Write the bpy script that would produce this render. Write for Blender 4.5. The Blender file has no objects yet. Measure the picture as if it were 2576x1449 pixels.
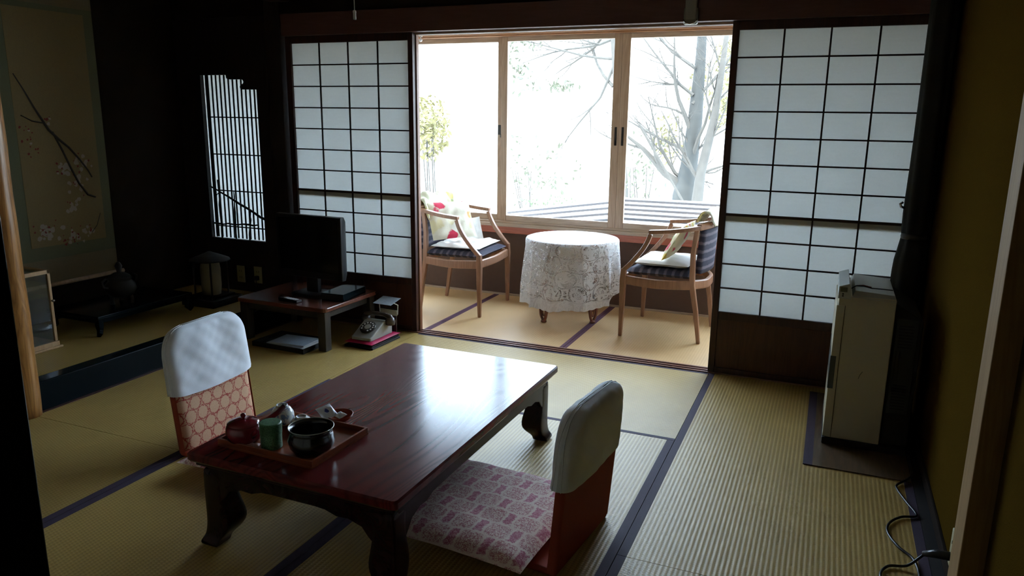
import bpy, bmesh, math, random
from mathutils import Vector, Matrix
PI = math.pi
rnd = random.Random(7)
S = bpy.context.scene
COL = S.collection

# ------------------------------------------------------------------ camera, sky, exposure
def setup_camera():
    yaw, pitch, roll = math.radians(22.7247), math.radians(12.8117), math.radians(0.751)
    fw = Vector((-math.sin(yaw)*math.cos(pitch), math.cos(yaw)*math.cos(pitch), -math.sin(pitch)))
    rt = Vector((math.cos(yaw), math.sin(yaw), 0)); up = rt.cross(fw)
    r2 = rt*math.cos(roll)+up*math.sin(roll); u2 = up*math.cos(roll)-rt*math.sin(roll)
    cd = bpy.data.cameras.new('camera'); cd.lens = 1892.15/2576*36; cd.sensor_width = 36
    cd.clip_start = 0.02; cd.clip_end = 300
    co = bpy.data.objects.new('camera', cd); COL.objects.link(co)
    m = Matrix((r2, u2, -fw)).transposed().to_4x4(); m.translation = Vector((2.3035, -3.9625, 1.3307))
    co.matrix_world = m
    S.camera = co
setup_camera()
w = bpy.data.worlds.new('sky'); S.world = w; w.use_nodes = True
bgn = w.node_tree.nodes['Background']
bgn.inputs[0].default_value = (0.62, 0.795, 1.0, 1); bgn.inputs[1].default_value = 20.0
sun = bpy.data.lights.new('sun', 'SUN'); sun.energy = 9; sun.angle = math.radians(1.5); sun.color = (1, .95, .86)
so = bpy.data.objects.new('sun', sun); COL.objects.link(so)
so.rotation_euler = (math.radians(38), math.radians(-14), 0)      # high sun behind the house: lights the garden, not the rooms
S.view_settings.view_transform = 'Standard'; S.view_settings.look = 'None'
S.view_settings.gamma = 1; S.view_settings.use_curve_mapping = False
S.view_settings.exposure = 0.0
try:
    S.cycles.max_bounces = 10; S.cycles.diffuse_bounces = 6; S.cycles.transparent_max_bounces = 16
    S.cycles.sample_clamp_indirect = 12
except Exception: pass

# ------------------------------------------------------------------ materials
def lin(r, g, b):
    f = lambda c: (c/255/12.92) if c/255 <= .04045 else ((c/255+.055)/1.055)**2.4
    return (f(r), f(g), f(b), 1)
class NT:
    def __init__(s, name):
        s.m = bpy.data.materials.new(name); s.m.use_nodes = True
        s.t = s.m.node_tree; s.b = s.t.nodes['Principled BSDF']; s.out = s.t.nodes['Material Output']
    def n(s, typ, **kw):
        nd = s.t.nodes.new(typ)
        for k, v in kw.items():
            if k.startswith('i_'):
                key = k[2:]; key = int(key) if key.isdigit() else key.replace('_', ' ')
                s.set(nd, key, v)
            else: setattr(nd, k, v)
        return nd
    def set(s, nd, key, v):
        if isinstance(v, bpy.types.NodeSocket): s.t.links.new(v, nd.inputs[key])
        else: nd.inputs[key].default_value = v
    def math(s, op, a, b=None, c=None):
        nd = s.t.nodes.new('ShaderNodeMath'); nd.operation = op
        for i, v in enumerate((a, b, c)):
            if v is not None: s.set(nd, i, v)
        return nd.outputs[0]
    def mix(s, f, a, b):
        nd = s.t.nodes.new('ShaderNodeMix'); nd.data_type = 'RGBA'
        s.set(nd, 0, f); s.set(nd, 6, a); s.set(nd, 7, b)
        return nd.outputs[2]
    def coord(s, kind='Object', scale=(1, 1, 1), loc=(0, 0, 0), rot=(0, 0, 0)):
        c = s.t.nodes.new('ShaderNodeTexCoord'); mp = s.t.nodes.new('ShaderNodeMapping')
        mp.inputs['Scale'].default_value = scale; mp.inputs['Location'].default_value = loc; mp.inputs['Rotation'].default_value = rot
        s.t.links.new(c.outputs[kind], mp.inputs[0]); return mp.outputs[0]
    def noise(s, vec, scale, detail=3, rough=.5, dist=0):
        nd = s.n('ShaderNodeTexNoise'); s.set(nd, 'Vector', vec); s.set(nd, 'Scale', scale); s.set(nd, 'Detail', detail)
        s.set(nd, 'Roughness', rough); s.set(nd, 'Distortion', dist); return nd.outputs[0]
    def ramp(s, f, stops):
        nd = s.n('ShaderNodeValToRGB'); s.set(nd, 0, f); e = nd.color_ramp.elements
        while len(e) < len(stops): e.new(.5)
        for el, (p, c) in zip(e, stops): el.position = p; el.color = c if len(c) == 4 else (*c, 1)
        return nd.outputs[0]
    def step(s, f, a, b):
        nd = s.n('ShaderNodeMapRange'); nd.interpolation_type = 'SMOOTHSTEP'
        s.set(nd, 0, f); s.set(nd, 1, a); s.set(nd, 2, b); return nd.outputs[0]
    def bump(s, h, strength=.3, dist=.002):
        nd = s.n('ShaderNodeBump'); s.set(nd, 'Height', h); nd.inputs['Strength'].default_value = strength
        nd.inputs['Distance'].default_value = dist; s.t.links.new(nd.outputs[0], s.b.inputs['Normal'])
    def fin(s, col=None, rough=None, metal=None, spec=None, coat=None, sheen=None):
        b = s.b
        for k, v in (('Base Color', col), ('Roughness', rough), ('Metallic', metal), ('Specular IOR Level', spec), ('Coat Weight', coat), ('Sheen Weight', sheen)):
            if v is not None: s.set(b, k, v)
        return s.m
def plain(name, c, rough=.6, metal=0, var=.12, scale=30, bump=0, spec=.5, coat=0):
    k = NT(name); v = k.coord()
    nz = k.noise(v, scale, 4)
    d = tuple(x*(1-var) for x in c[:3])+(1,); l = tuple(min(1, x*(1+var)) for x in c[:3])+(1,)
    if bump: k.bump(nz, bump)
    return k.fin(k.mix(nz, d, l), rough, metal, spec, coat)
def wood(name, c1, c2, axis='X', rough=.5, ring=14, coat=0, bump=.1, spec=.5, coarse=1):
    k = NT(name)
    sc = {'X': (.08, 1, 1), 'Y': (1, .08, 1), 'Z': (1, 1, .08)}[axis]
    v = k.coord(scale=sc)
    n1 = k.noise(v, ring*coarse, 3, .55, .8); n2 = k.noise(v, 160*coarse, 2, .6)
    f = k.math('FRACT', k.math('MULTIPLY', n1, 7.0)); f = k.math('PINGPONG', f, .5)
    f = k.math('ADD', k.math('MULTIPLY', f, 1.3), k.math('MULTIPLY', n2, .45))
    k.bump(n2, bump, .001)
    return k.fin(k.mix(f, c1, c2), rough, 0, spec, coat)
def rings(k, vec, pitch, aspect=1.732, p=2):
    """distance to the nearest point of a staggered lattice, in units of the lattice pitch"""
    ds = []
    sx, sy = 1/pitch, 1/(pitch*aspect)
    for off in ((0, 0), (.5, .5)):
        sp = k.n('ShaderNodeSeparateXYZ'); k.set(sp, 0, vec)
        fx = k.math('SUBTRACT', k.math('FRACT', k.math('ADD', k.math('MULTIPLY', sp.outputs[0], sx), off[0])), .5)
        fy = k.math('SUBTRACT', k.math('FRACT', k.math('ADD', k.math('MULTIPLY', sp.outputs[1], sy), off[1])), .5)
        fy = k.math('MULTIPLY', fy, aspect)
        ds.append(k.math('POWER', k.math('ADD', k.math('POWER', k.math('ABSOLUTE', fx), p), k.math('POWER', k.math('ABSOLUTE', fy), p)), 1/p))
    return k.math('MINIMUM', ds[0], ds[1])
M = {}
def tatami(name, c_hi, c_lo, along, bs=.55):
    k = NT(name); v = k.coord()
    sp = k.n('ShaderNodeSeparateXYZ'); k.set(sp, 0, v)
    a, b = (sp.outputs[1], sp.outputs[0]) if along == 'X' else (sp.outputs[0], sp.outputs[1])
    ridge = k.math('SINE', k.math('MULTIPLY', a, 2*PI/.0155))
    row = k.math('FLOOR', k.math('MULTIPLY', a, 1/.0155))
    weft = k.math('SINE', k.math('ADD', k.math('MULTIPLY', b, 2*PI/.011), k.math('MULTIPLY', row, PI)))
    n1 = k.noise(v, 3.0, 3); n2 = k.noise(v, 220, 2)
    h = k.math('ADD', k.math('MULTIPLY', ridge, .5), k.math('MULTIPLY', weft, .16))
    f = k.math('ADD', k.math('MULTIPLY', k.step(h, -.75, .1), .7), k.math('MULTIPLY', n2, .35))
    c = k.mix(f, c_lo, c_hi)
    c = k.mix(k.math('MULTIPLY', k.step(n1, .35, .75), .25), c, tuple(x*.72 for x in c_lo[:3])+(1,))
    k.bump(k.math('ADD', h, k.math('MULTIPLY', n2, .3)), bs, .0014)
    return k.fin(c, .48, 0, .5)
M['tatami_x'] = tatami('tatami_green_x', (.52, .36, .11, 1), (.32, .21, .058, 1), 'X')
M['tatami_y'] = tatami('tatami_green_y', (.52, .36, .11, 1), (.32, .21, .058, 1), 'Y')
M['tatami_v'] = tatami('tatami_tan', (.76, .50, .25, 1), (.69, .45, .21, 1), 'Y', .2)
M['heri'] = plain('border_cloth', (.05, .032, .062, 1), .8, bump=.3, scale=500)
M['heri_v'] = plain('border_cloth_purple', (.12, .045, .085, 1), .8, bump=.3, scale=500)
M['dark_wood'] = wood('dark_wood', (.010, .006, .006, 1), (.026, .014, .012, 1), 'Z', .45)
M['dark_wood_x'] = wood('dark_wood_x', (.050, .020, .017, 1), (.085, .034, .029, 1), 'X', .4)
M['head_rail'] = wood('red_brown_head_rail', (.115, .050, .045, 1), (.15, .066, .060, 1), 'X', .5)
M['door_wood'] = wood('door_wood', (.030, .010, .009, 1), (.062, .021, .015, 1), 'Z', .4)
M['kumiko'] = plain('lattice_wood', (.040, .014, .012, 1), .5)
M['kick'] = wood('kick_board', (.060, .020, .010, 1), (.10, .036, .018, 1), 'Z', .4)
M['sill'] = wood('sill_wood', (.22, .11, .08, 1), (.32, .17, .12, 1), 'X', .35)
M['redsill'] = wood('red_sill_wood', (.40, .10, .05, 1), (.52, .16, .09, 1), 'X', .35)
M['sash'] = wood('sash_wood', (.36, .235, .15, 1), (.50, .35, .24, 1), 'Z', .4)
M['sash_x'] = wood('sash_wood_x', (.38, .27, .19, 1), (.54, .41, .30, 1), 'X', .4)
M['header'] = wood('header_wood', (.34, .15, .06, 1), (.46, .24, .11, 1), 'X', .4)
M['veranda_wall'] = plain('veranda_wall_board', (.115, .065, .045, 1), .7, bump=.2)
M['jamb'] = wood('jamb_wood', (.20, .085, .045, 1), (.30, .13, .07, 1), 'Z', .4)
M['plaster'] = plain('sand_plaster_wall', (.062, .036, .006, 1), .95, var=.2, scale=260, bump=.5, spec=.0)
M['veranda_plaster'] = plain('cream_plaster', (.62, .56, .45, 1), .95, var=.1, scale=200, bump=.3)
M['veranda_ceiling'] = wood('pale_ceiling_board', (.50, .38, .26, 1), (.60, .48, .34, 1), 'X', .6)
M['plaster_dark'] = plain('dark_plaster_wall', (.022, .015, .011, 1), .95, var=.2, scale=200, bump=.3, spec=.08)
M['ceiling'] = wood('ceiling_board', (.30, .21, .13, 1), (.38, .28, .18, 1), 'X', .6)
M['post_wood'] = wood('brown_post_wood', (.22, .125, .045, 1), (.30, .18, .07, 1), 'Z', .6, spec=.2)
M['batten'] = wood('batten_wood', (.42, .25, .11, 1), (.52, .33, .16, 1), 'Z', .5)
M['black'] = plain('black_plastic', (.006, .006, .008, 1), .35)
M['matte_black'] = plain('matte_black', (.010, .009, .009, 1), .7)
M['lacquer_black'] = plain('black_lacquer', (.003, .006, .008, 1), .14, spec=.07, var=.02)
M['white_cloth'] = plain('white_cotton', (.78, .82, .86, 1), .9, var=.04, scale=400, bump=.15)
M['cream_plastic'] = plain('cream_enamel', (.58, .55, .42, 1), .5, var=.03)
M['white_plastic'] = plain('white_plastic', (.75, .75, .74, 1), .4, var=.02)
M['chrome'] = plain('chrome', (.7, .7, .72, 1), .2, 1, var=.02)
M['remote_grey2'] = plain('dark_grille', (.06, .07, .07, 1), .5)
M['housing_grey'] = plain('dark_grey_housing', (.035, .035, .034, 1), .5)
M['gold'] = plain('brass', (.5, .36, .15, 1), .3, 1, var=.05)
def table_wood(name, k1, k2):
    k = NT(name); v = k.coord(scale=(1, .16, 1))
    n1 = k.noise(v, 5.0, 1.5, .4, .35)
    f = k.math('PINGPONG', k.math('FRACT', k.math('MULTIPLY', n1, 20.0)), .5)
    n2 = k.noise(k.coord(scale=(1, .05, 1)), 240, 2)
    g = k.math('ADD', k.math('MULTIPLY', k.step(f, .0, .38), .75), k.math('MULTIPLY', n2, .4))
    k.bump(k.math('ADD', k.step(f, 0, .3), k.math('MULTIPLY', n2, .5)), .03, .001)
    k.fin(k.mix(g, k1, k2), k.math('ADD', .16, k.math('MULTIPLY', g, .03)), 0, .20, 0)
    return k.m
M['table'] = table_wood('red_lacquered_table_wood', (.060, .0075, .0065, 1), (.105, .014, .012, 1))
M['table_side'] = wood('dark_red_table_wood', (.009, .003, .003, 1), (.020, .006, .005, 1), 'Y', .24, coat=0, spec=.18)
M['chair_wood'] = wood('brown_chair_wood', (.26, .13, .075, 1), (.38, .20, .12, 1), 'Z', .35)
M['log'] = wood('polished_log', (.22, .085, .022, 1), (.50, .24, .07, 1), 'Z', .3, ring=22)
M['tray'] = wood('red_brown_tray', (.17, .034, .011, 1), (.23, .054, .017, 1), 'X', .3)
M['desk_wood'] = wood('red_brown_desk', (.11, .032, .020, 1), (.17, .055, .035, 1), 'X', .22)
M['desk_leg'] = wood('dark_desk_leg', (.030, .024, .018, 1), (.05, .04, .03, 1), 'Z', .4)
def paper(name='shoji_paper', through=.40):
    k = NT(name); v = k.coord(); n = k.noise(v, 90, 4, .6, .5); n2 = k.noise(k.coord(scale=(1, 1, 6)), 14, 3)
    c = k.mix(k.math('MULTIPLY', k.math('ADD', n, n2), .5), (.78, .77, .72, 1), (.90, .89, .84, 1))
    d = k.n('ShaderNodeBsdfDiffuse'); t = k.n('ShaderNodeBsdfTranslucent'); k.set(d, 0, c); k.set(t, 0, k.mix(.5, c, (.50, .54, .58, 1)))
    mx = k.n('ShaderNodeMixShader'); k.set(mx, 0, through); k.t.links.new(d.outputs[0], mx.inputs[1]); k.t.links.new(t.outputs[0], mx.inputs[2])
    k.t.links.new(mx.outputs[0], k.out.inputs[0]); return k.m
M['paper'] = paper()
M['thin_paper'] = paper('thin_shoji_paper', .62)
def glass(name, tint, rough=0):
    k = NT(name); g = k.n('ShaderNodeBsdfGlossy'); k.set(g, 'Roughness', .02 + rough); t = k.n('ShaderNodeBsdfTransparent'); k.set(t, 0, tint)
    lw = k.n('ShaderNodeLayerWeight'); k.set(lw, 0, .5); fr_ = k.math('ADD', .035, k.math('MULTIPLY', .85, k.math('POWER', lw.outputs['Facing'], 5)))
    mx = k.n('ShaderNodeMixShader'); k.t.links.new(fr_, mx.inputs[0]); k.t.links.new(t.outputs[0], mx.inputs[1]); k.t.links.new(g.outputs[0], mx.inputs[2])
    k.t.links.new(mx.outputs[0], k.out.inputs[0]); return k.m
M['glass'] = glass('window_glass', (.97, .98, .98, 1))
M['case_glass'] = glass('case_glass', (.80, .86, .88, 1))
def kikko():
    k = NT('hexagon_brocade'); v = k.coord('UV')
    d = rings(k, v, .062, 1.62)
    wob = k.math('MULTIPLY', k.math('SUBTRACT', k.noise(v, 120, 2), .5), .26)
    dd = k.math('ADD', d, wob)
    ring = k.math('MULTIPLY', k.step(dd, .40, .43), k.math('SUBTRACT', 1, k.step(dd, .46, .49)))
    inner = k.math('SUBTRACT', 1, k.step(dd, .38, .41))
    fleck = k.step(k.noise(v, 240, 2), .50, .62)
    base = k.mix(k.math('MULTIPLY', fleck, .35), (.60, .34, .20, 1), (.50, .13, .06, 1))
    base = k.mix(inner, base, (.64, .38, .23, 1))
    base = k.mix(k.math('MULTIPLY', inner, k.step(k.noise(v, 300, 2), .55, .65)), base, (.56, .28, .15, 1))
    c = k.mix(ring, base, (.36, .035, .02, 1))
    k.bump(k.noise(v, 500, 2), .2)
    return k.fin(c, .75)
M['kikko'] = kikko()
M['red_cloth'] = plain('rust_red_cloth', (.34, .050, .022, 1), .8, scale=300, bump=.2)
def damask():
    k = NT('pink_damask'); v = k.coord('Object')
    d = rings(k, v, .118, 1.30, 5)
    n1 = k.noise(v, 90, 3); n2 = k.noise(v, 150, 2, .5, 1.5); n3 = k.noise(v, 28, 2)
    patch = k.math('SUBTRACT', 1, k.step(k.math('ADD', d, k.math('MULTIPLY', k.math('SUBTRACT', n1, .5), .20)), .36, .41))
    edge = k.math('MULTIPLY', k.step(d, .34, .38), k.math('SUBTRACT', 1, k.step(d, .40, .45)))
    lace = k.math('MULTIPLY', k.step(n2, .47, .53), k.math('SUBTRACT', 1, k.step(d, .28, .34)))
    ground = k.mix(k.step(n2, .46, .56), (.46, .10, .17, 1), (.70, .36, .42, 1))
    motif = k.mix(lace, (.84, .70, .64, 1), (.52, .20, .22, 1))
    motif = k.mix(k.math('MULTIPLY', edge, .6), motif, (.86, .74, .68, 1))
    c = k.mix(patch, ground, motif)
    k.bump(n2, .2)
    return k.fin(c, .8, sheen=.2)
M['damask'] = damask()
def lace():
    k = NT('white_lace'); v = k.coord('UV')
    wv = k.n('ShaderNodeTexNoise'); k.set(wv, 'Vector', v); k.set(wv, 'Scale', 9); k.set(wv, 'Detail', 1)
    va = k.n('ShaderNodeVectorMath', operation='MULTIPLY_ADD'); k.set(va, 0, wv.outputs['Color']); va.inputs[1].default_value = (.05, .05, 0); k.set(va, 2, v)
    w_ = va.outputs[0]
    d = rings(k, w_, .150, 1.25)                                   # medallions
    v1 = k.n('ShaderNodeTexVoronoi'); v1.feature = 'DISTANCE_TO_EDGE'; k.set(v1, 'Vector', v); k.set(v1, 'Scale', 110)
    net = k.math('SUBTRACT', 1, k.step(v1.outputs['Distance'], .05, .13))
    n1 = k.noise(w_, 46, 2, .5, 1.2)
    leaf = k.step(n1, .49, .56)                                     # solid sprigs inside and around
    rim = k.math('MULTIPLY', k.step(d, .405, .42), k.math('SUBTRACT', 1, k.step(d, .45, .465)))
    hole = k.math('MULTIPLY', k.step(d, .345, .36), k.math('SUBTRACT', 1, k.step(d, .385, .405)))
    petal = k.math('MULTIPLY', k.math('SUBTRACT', 1, k.step(d, .20, .24)), k.step(k.math('PINGPONG', k.math('MULTIPLY', d, 15), .5), .10, .25))
    vine = k.n('ShaderNodeTexVoronoi'); vine.feature = 'DISTANCE_TO_EDGE'; k.set(vine, 'Vector', w_); k.set(vine, 'Scale', 17)
    vn = k.math('SUBTRACT', 1, k.step(vine.outputs['Distance'], .05, .11))
    o = k.math('MAXIMUM', k.math('MAXIMUM', leaf, rim), k.math('MAXIMUM', petal, vn))
    o = k.math('MULTIPLY', o, k.math('SUBTRACT', 1, k.math('MULTIPLY', hole, .75)))
    o = k.math('MAXIMUM', o, k.math('MULTIPLY', net, .75))
    sp = k.n('ShaderNodeSeparateXYZ'); k.set(sp, 0, v)
    hem = k.step(sp.outputs[1], .672, .684)                         # closely worked border
    o = k.math('MAXIMUM', o, k.math('MULTIPLY', hem, .85))
    o = k.math('ADD', k.math('MULTIPLY', o, .84), .12)
    d1 = k.n('ShaderNodeBsdfDiffuse'); t1 = k.n('ShaderNodeBsdfTranslucent'); tr = k.n('ShaderNodeBsdfTransparent')
    k.set(d1, 0, (.88, .88, .88, 1)); k.set(t1, 0, (.8, .82, .84, 1))
    m1 = k.n('ShaderNodeMixShader'); k.set(m1, 0, .35); k.t.links.new(d1.outputs[0], m1.inputs[1]); k.t.links.new(t1.outputs[0], m1.inputs[2])
    m2 = k.n('ShaderNodeMixShader'); k.set(m2, 0, o); k.t.links.new(tr.outputs[0], m2.inputs[1]); k.t.links.new(m1.outputs[0], m2.inputs[2])
    k.t.links.new(m2.outputs[0], k.out.inputs[0]); return k.m
M['lace'] = lace()
def floral(name, base, cols, scale=9):
    k = NT(name); v = k.coord()
    vor = k.n('ShaderNodeTexVoronoi'); k.set(vor, 'Vector', v); k.set(vor, 'Scale', scale)
    n = k.noise(v, scale*4, 2)
    f = k.math('SUBTRACT', 1, k.step(k.math('ADD', vor.outputs['Distance'], k.math('MULTIPLY', n, .3)), .50, .62))
    sp = k.n('ShaderNodeSeparateColor'); k.set(sp, 0, vor.outputs['Color'])
    cc = k.ramp(sp.outputs[0], [(i/max(1, len(cols)), c) for i, c in enumerate(cols)])
    cc.node.color_ramp.interpolation = 'CONSTANT'
    k.bump(n, .3, .004)
    return k.fin(k.mix(f, base, cc), .85)
M['throw'] = floral('pale_floral_throw', (.62, .60, .42, 1), [(.55, .50, .24), (.70, .66, .50), (.40, .44, .22), (.66, .55, .22), (.72, .70, .60)], 11)
M['red_floral'] = floral('red_floral_cushion', (.70, .64, .50, 1), [(.55, .02, .06), (.66, .58, .34), (.60, .04, .09), (.72, .68, .58), (.55, .30, .10)], 9)
M['yellow_floral'] = floral('yellow_floral_cushion', (.66, .58, .36, 1), [(.60, .42, .06), (.50, .03, .05), (.62, .36, .06), (.66, .60, .40), (.34, .36, .14)], 11)
def stripes(name, axis=1):
    k = NT(name); v = k.coord(); sp = k.n('ShaderNodeSeparateXYZ'); k.set(sp, 0, v)
    f = k.math('SINE', k.math('MULTIPLY', sp.outputs[axis], 2*PI/.05)); n = k.noise(v, 40, 3)
    c = k.mix(k.step(k.math('ADD', f, k.math('MULTIPLY', n, 1.2)), .6, 1.5), (.020, .018, .035, 1), (.11, .09, .11, 1))
    k.bump(n, .4, .003); return k.fin(c, .9)
M['ikat'] = stripes('dark_blue_ikat', 0)
M['ikat2'] = stripes('dark_blue_ikat_back', 2)
M['zabu'] = plain('white_quilt', (.72, .69, .64, 1), .9, var=.12, scale=12, bump=.4)

# ------------------------------------------------------------------ mesh helpers
class MB:
    def __init__(s): s.v = []; s.f = []; s.uv = None
    def add(s, vs, fs, mtx=None):
        o = len(s.v)
        s.v += [tuple(mtx @ Vector(p)) if mtx else tuple(p) for p in vs]; s.f += [tuple(i+o for i in f) for f in fs]; return s
    def box(s, x0, x1, y0, y1, z0, z1, mtx=None):
        v = [(x, y, z) for z in (z0, z1) for y in (y0, y1) for x in (x0, x1)]
        return s.add(v, [(0, 2, 3, 1), (4, 5, 7, 6), (0, 1, 5, 4), (2, 6, 7, 3), (0, 4, 6, 2), (1, 3, 7, 5)], mtx)
    def loft(s, secs, closed=False, caps=True):
        """secs: list of rings (equal length lists of points)"""
        n = len(secs[0]); o = len(s.v)
        for r in secs: s.v += [tuple(p) for p in r]
        m = len(secs)
        for i in range(m if closed else m-1):
            a, b = o+i*n, o+((i+1) % m)*n
            for j in range(n): s.f.append((a+j, a+(j+1) % n, b+(j+1) % n, b+j))
        if caps and not closed:
            s.f.append(tuple(o+j for j in reversed(range(n)))); s.f.append(tuple(o+(m-1)*n+j for j in range(n)))
        return s
    def tube(s, pts, r, n=8, caps=True):
        pts = [Vector(p) for p in pts]; rs = r if isinstance(r, (list, tuple)) else [r]*len(pts)
        secs = []; up = None
        for i, p in enumerate(pts):
            t = (pts[min(i+1, len(pts)-1)]-pts[max(i-1, 0)]).normalized()
            if up is None: up = Vector((0, 0, 1)) if abs(t.z) < .9 else Vector((1, 0, 0))
            a = t.cross(up)
            if a.length < 1e-5: a = t.orthogonal()
            a.normalize(); b = a.cross(t).normalized(); up = b
            secs.append([p+(a*math.cos(2*PI*j/n)+b*math.sin(2*PI*j/n))*rs[i] for j in range(n)])
        return s.loft(secs, caps=caps)
    def bar(s, pts, wh, up=(0, 0, 1)):
        """rectangular section swept along pts; wh = list or one (w,h)"""
        pts = [Vector(p) for p in pts]; whs = wh if isinstance(wh, list) else [wh]*len(pts); up = Vector(up); secs = []
        for i, p in enumerate(pts):
            t = (pts[min(i+1, len(pts)-1)]-pts[max(i-1, 0)]).normalized()
            a = t.cross(up).normalized(); b = a.cross(t).normalized(); ww, hh = whs[i]
            secs.append([p+a*x*ww/2+b*y*hh/2 for x, y in ((-1, -1), (1, -1), (1, 1), (-1, 1))])
        return s.loft(secs)
    def lathe(s, prof, c=(0, 0, 0), n=32, mtx=None, caps=True):
        o = len(s.v)
        secs = [[Vector((c[0]+r*math.cos(2*PI*j/n), c[1]+r*math.sin(2*PI*j/n), c[2]+z)) for j in range(n)] for r, z in prof]
        if mtx: secs = [[mtx @ p for p in q] for q in secs]
        return s.loft(secs, caps=caps)
    def prism(s, poly, z0, z1, mtx=None):
        n = len(poly); v = [(x, y, z0) for x, y in poly]+[(x, y, z1) for x, y in poly]
        f = [tuple(reversed(range(n))), tuple(range(n, 2*n))]+[(i, (i+1) % n, n+(i+1) % n, n+i) for i in range(n)]
        return s.add(v, f, mtx)
    def grid(s, fn, nu, nv, wrap=False):
        o = len(s.v)
        for j in range(nv+1):
            for i in range(nu+(0 if wrap else 1)): s.v.append(tuple(fn(i/nu, j/nv)))
        w_ = nu if wrap else nu+1
        for j in range(nv):
            for i in range(nu):
                i2 = (i+1) % w_ if wrap else i+1
                s.f.append((o+j*w_+i, o+j*w_+i2, o+(j+1)*w_+i2, o+(j+1)*w_+i))
        return s
def link(name, mb, mat, parent=None, bevel=0, smooth=False, solid=0, sub=0, seg=2, loc=None, rotz=None):
    me = bpy.data.meshes.new(name); me.from_pydata(mb.v, [], mb.f); me.validate()
    bm = bmesh.new(); bm.from_mesh(me)
    if not solid: bmesh.ops.recalc_face_normals(bm, faces=bm.faces)
    if mb.uv:
        l = bm.loops.layers.uv.new('UVMap'); bm.verts.ensure_lookup_table()
        for f in bm.faces:
            for lp in f.loops: lp[l].uv = mb.uv[lp.vert.index]
    bm.to_mesh(me); bm.free()
    me.materials.append(M[mat] if isinstance(mat, str) else mat)
    o = bpy.data.objects.new(name, me); COL.objects.link(o)
    if parent: o.parent = parent
    if loc: o.location = loc
    if rotz is not None: o.rotation_euler = (0, 0, rotz)
    if solid:
        m = o.modifiers.new('solid', 'SOLIDIFY'); m.thickness = solid; m.offset = 0
    if bevel:
        m = o.modifiers.new('bevel', 'BEVEL'); m.width = bevel; m.segments = seg; m.limit_method = 'ANGLE'; m.angle_limit = math.radians(35)
    if sub:
        m = o.modifiers.new('sub', 'SUBSURF'); m.levels = sub; m.render_levels = sub
    if smooth or bevel:
        for p in me.polygons: p.use_smooth = True
        if not smooth:
            m = o.modifiers.new('wn', 'WEIGHTED_NORMAL'); m.keep_sharp = True
    return o
def thing(name, label, cat, loc=(0, 0, 0), rotz=0, group=None):
    o = bpy.data.objects.new(name, None); COL.objects.link(o); o.empty_display_size = .05
    o.location = loc; o.rotation_euler = (0, 0, rotz); tag(o, label, cat, group); return o
def tag(o, label, cat, group=None, kind=None):
    o['label'] = label; o['category'] = cat
    if group: o['group'] = group
    if kind: o['kind'] = kind
    return o
def struct(name, mb, mat, **kw):
    o = link(name, mb, mat, **kw)
    if not kw.get('parent'): o['kind'] = 'structure'
    return o
def struct_root(name, loc=(0, 0, 0)):
    o = bpy.data.objects.new(name, None); COL.objects.link(o); o.location = loc; o['kind'] = 'structure'; return o
def B(*a): return MB().box(*a)
def rsec(cx, cy, z, hx, hy, rot=0, c=.35, n=3):
    """rounded rectangle ring"""
    pts = []; r = min(hx, hy)*c
    for q, (sx, sy) in enumerate(((1, 1), (-1, 1), (-1, -1), (1, -1))):
        for i in range(n+1):
            a = PI/2*(q+i/n); pts.append((sx*(hx-r)+r*math.cos(a), sy*(hy-r)+r*math.sin(a)))
    return [(cx+x*math.cos(rot)-y*math.sin(rot), cy+x*math.sin(rot)+y*math.cos(rot), z) for x, y in pts]
def smoothnoise(x, y, seed=0):
    return (math.sin(x*3.1+seed)+math.sin(y*4.3+seed*2.1+x*1.7)+math.sin((x+y)*7.7+seed*.7)*.5+math.sin((x*11.3-y*9.1)+seed)*.3)/2.8
def pillow(w, d, t, seed=0, n=22, flat=True, wr=.004, p=5):
    m = MB()
    def pt(u, v, sgn):
        a, b = u*2-1, v*2-1
        e = (max(0, 1-abs(a)**p)*max(0, 1-abs(b)**p))**.5
        pin = 1-.05*(1-abs(a)**4)*0-.04*(1-(1-abs(a)**2))*0
        x = a*w/2*(1-.035*(1-b*b)*0); y = b*d/2
        # slightly bulging outline with pointed corners
        x *= 1-.03*(1-b*b); y *= 1-.03*(1-a*a)
        z = t/2*(1+sgn*e*(.9+.1*smoothnoise(a*2, b*2, seed)))
        if sgn > 0: z += wr*smoothnoise(a*3, b*3, seed+1)*e
        return (x, y, z)
    m.grid(lambda u, v: pt(u, v, 1), n, n); m.grid(lambda u, v: pt(u, 1-v, -1), n, n)
    return m
def slab(w, z0, z1, r, thick, lean=0, nx=24, nz=20, wr=0, seed=0, wavy=0, flare=0):
    """upright padded back in the local y/z plane, thickness along x; leans towards -x"""
    m = MB(); uvs = []
    def pt(u, v, sgn):
        a = u*2-1; wob = wavy*(1-a*a)
        z = z0+wob*(1-v)+(z1-z0-wob*0)*v
        hw = w/2
        if z > z1-r: hw = w/2-r+math.sqrt(max(0, r*r-(z-(z1-r))**2))
        hw += flare*(1-v)
        e = max(0, 1-abs(a)**8)**.5*max(0.0, 1-max(0, (v-.75)/.25)**4)**.5
        x = sgn*thick/2*e+wr*smoothnoise(a*2.2, v*3, seed+sgn)*e-lean*(z-z0)
        return (x, a*hw, z)
    for sgn in (1, -1):
        m.grid(lambda u, v: pt(u, v, sgn), nx, nz)
        uvs += [((i/nx-.5)*w, z0+(z1-z0)*j/nz) for j in range(nz+1) for i in range(nx+1)]
    m.uv = uvs
    return m
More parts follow.
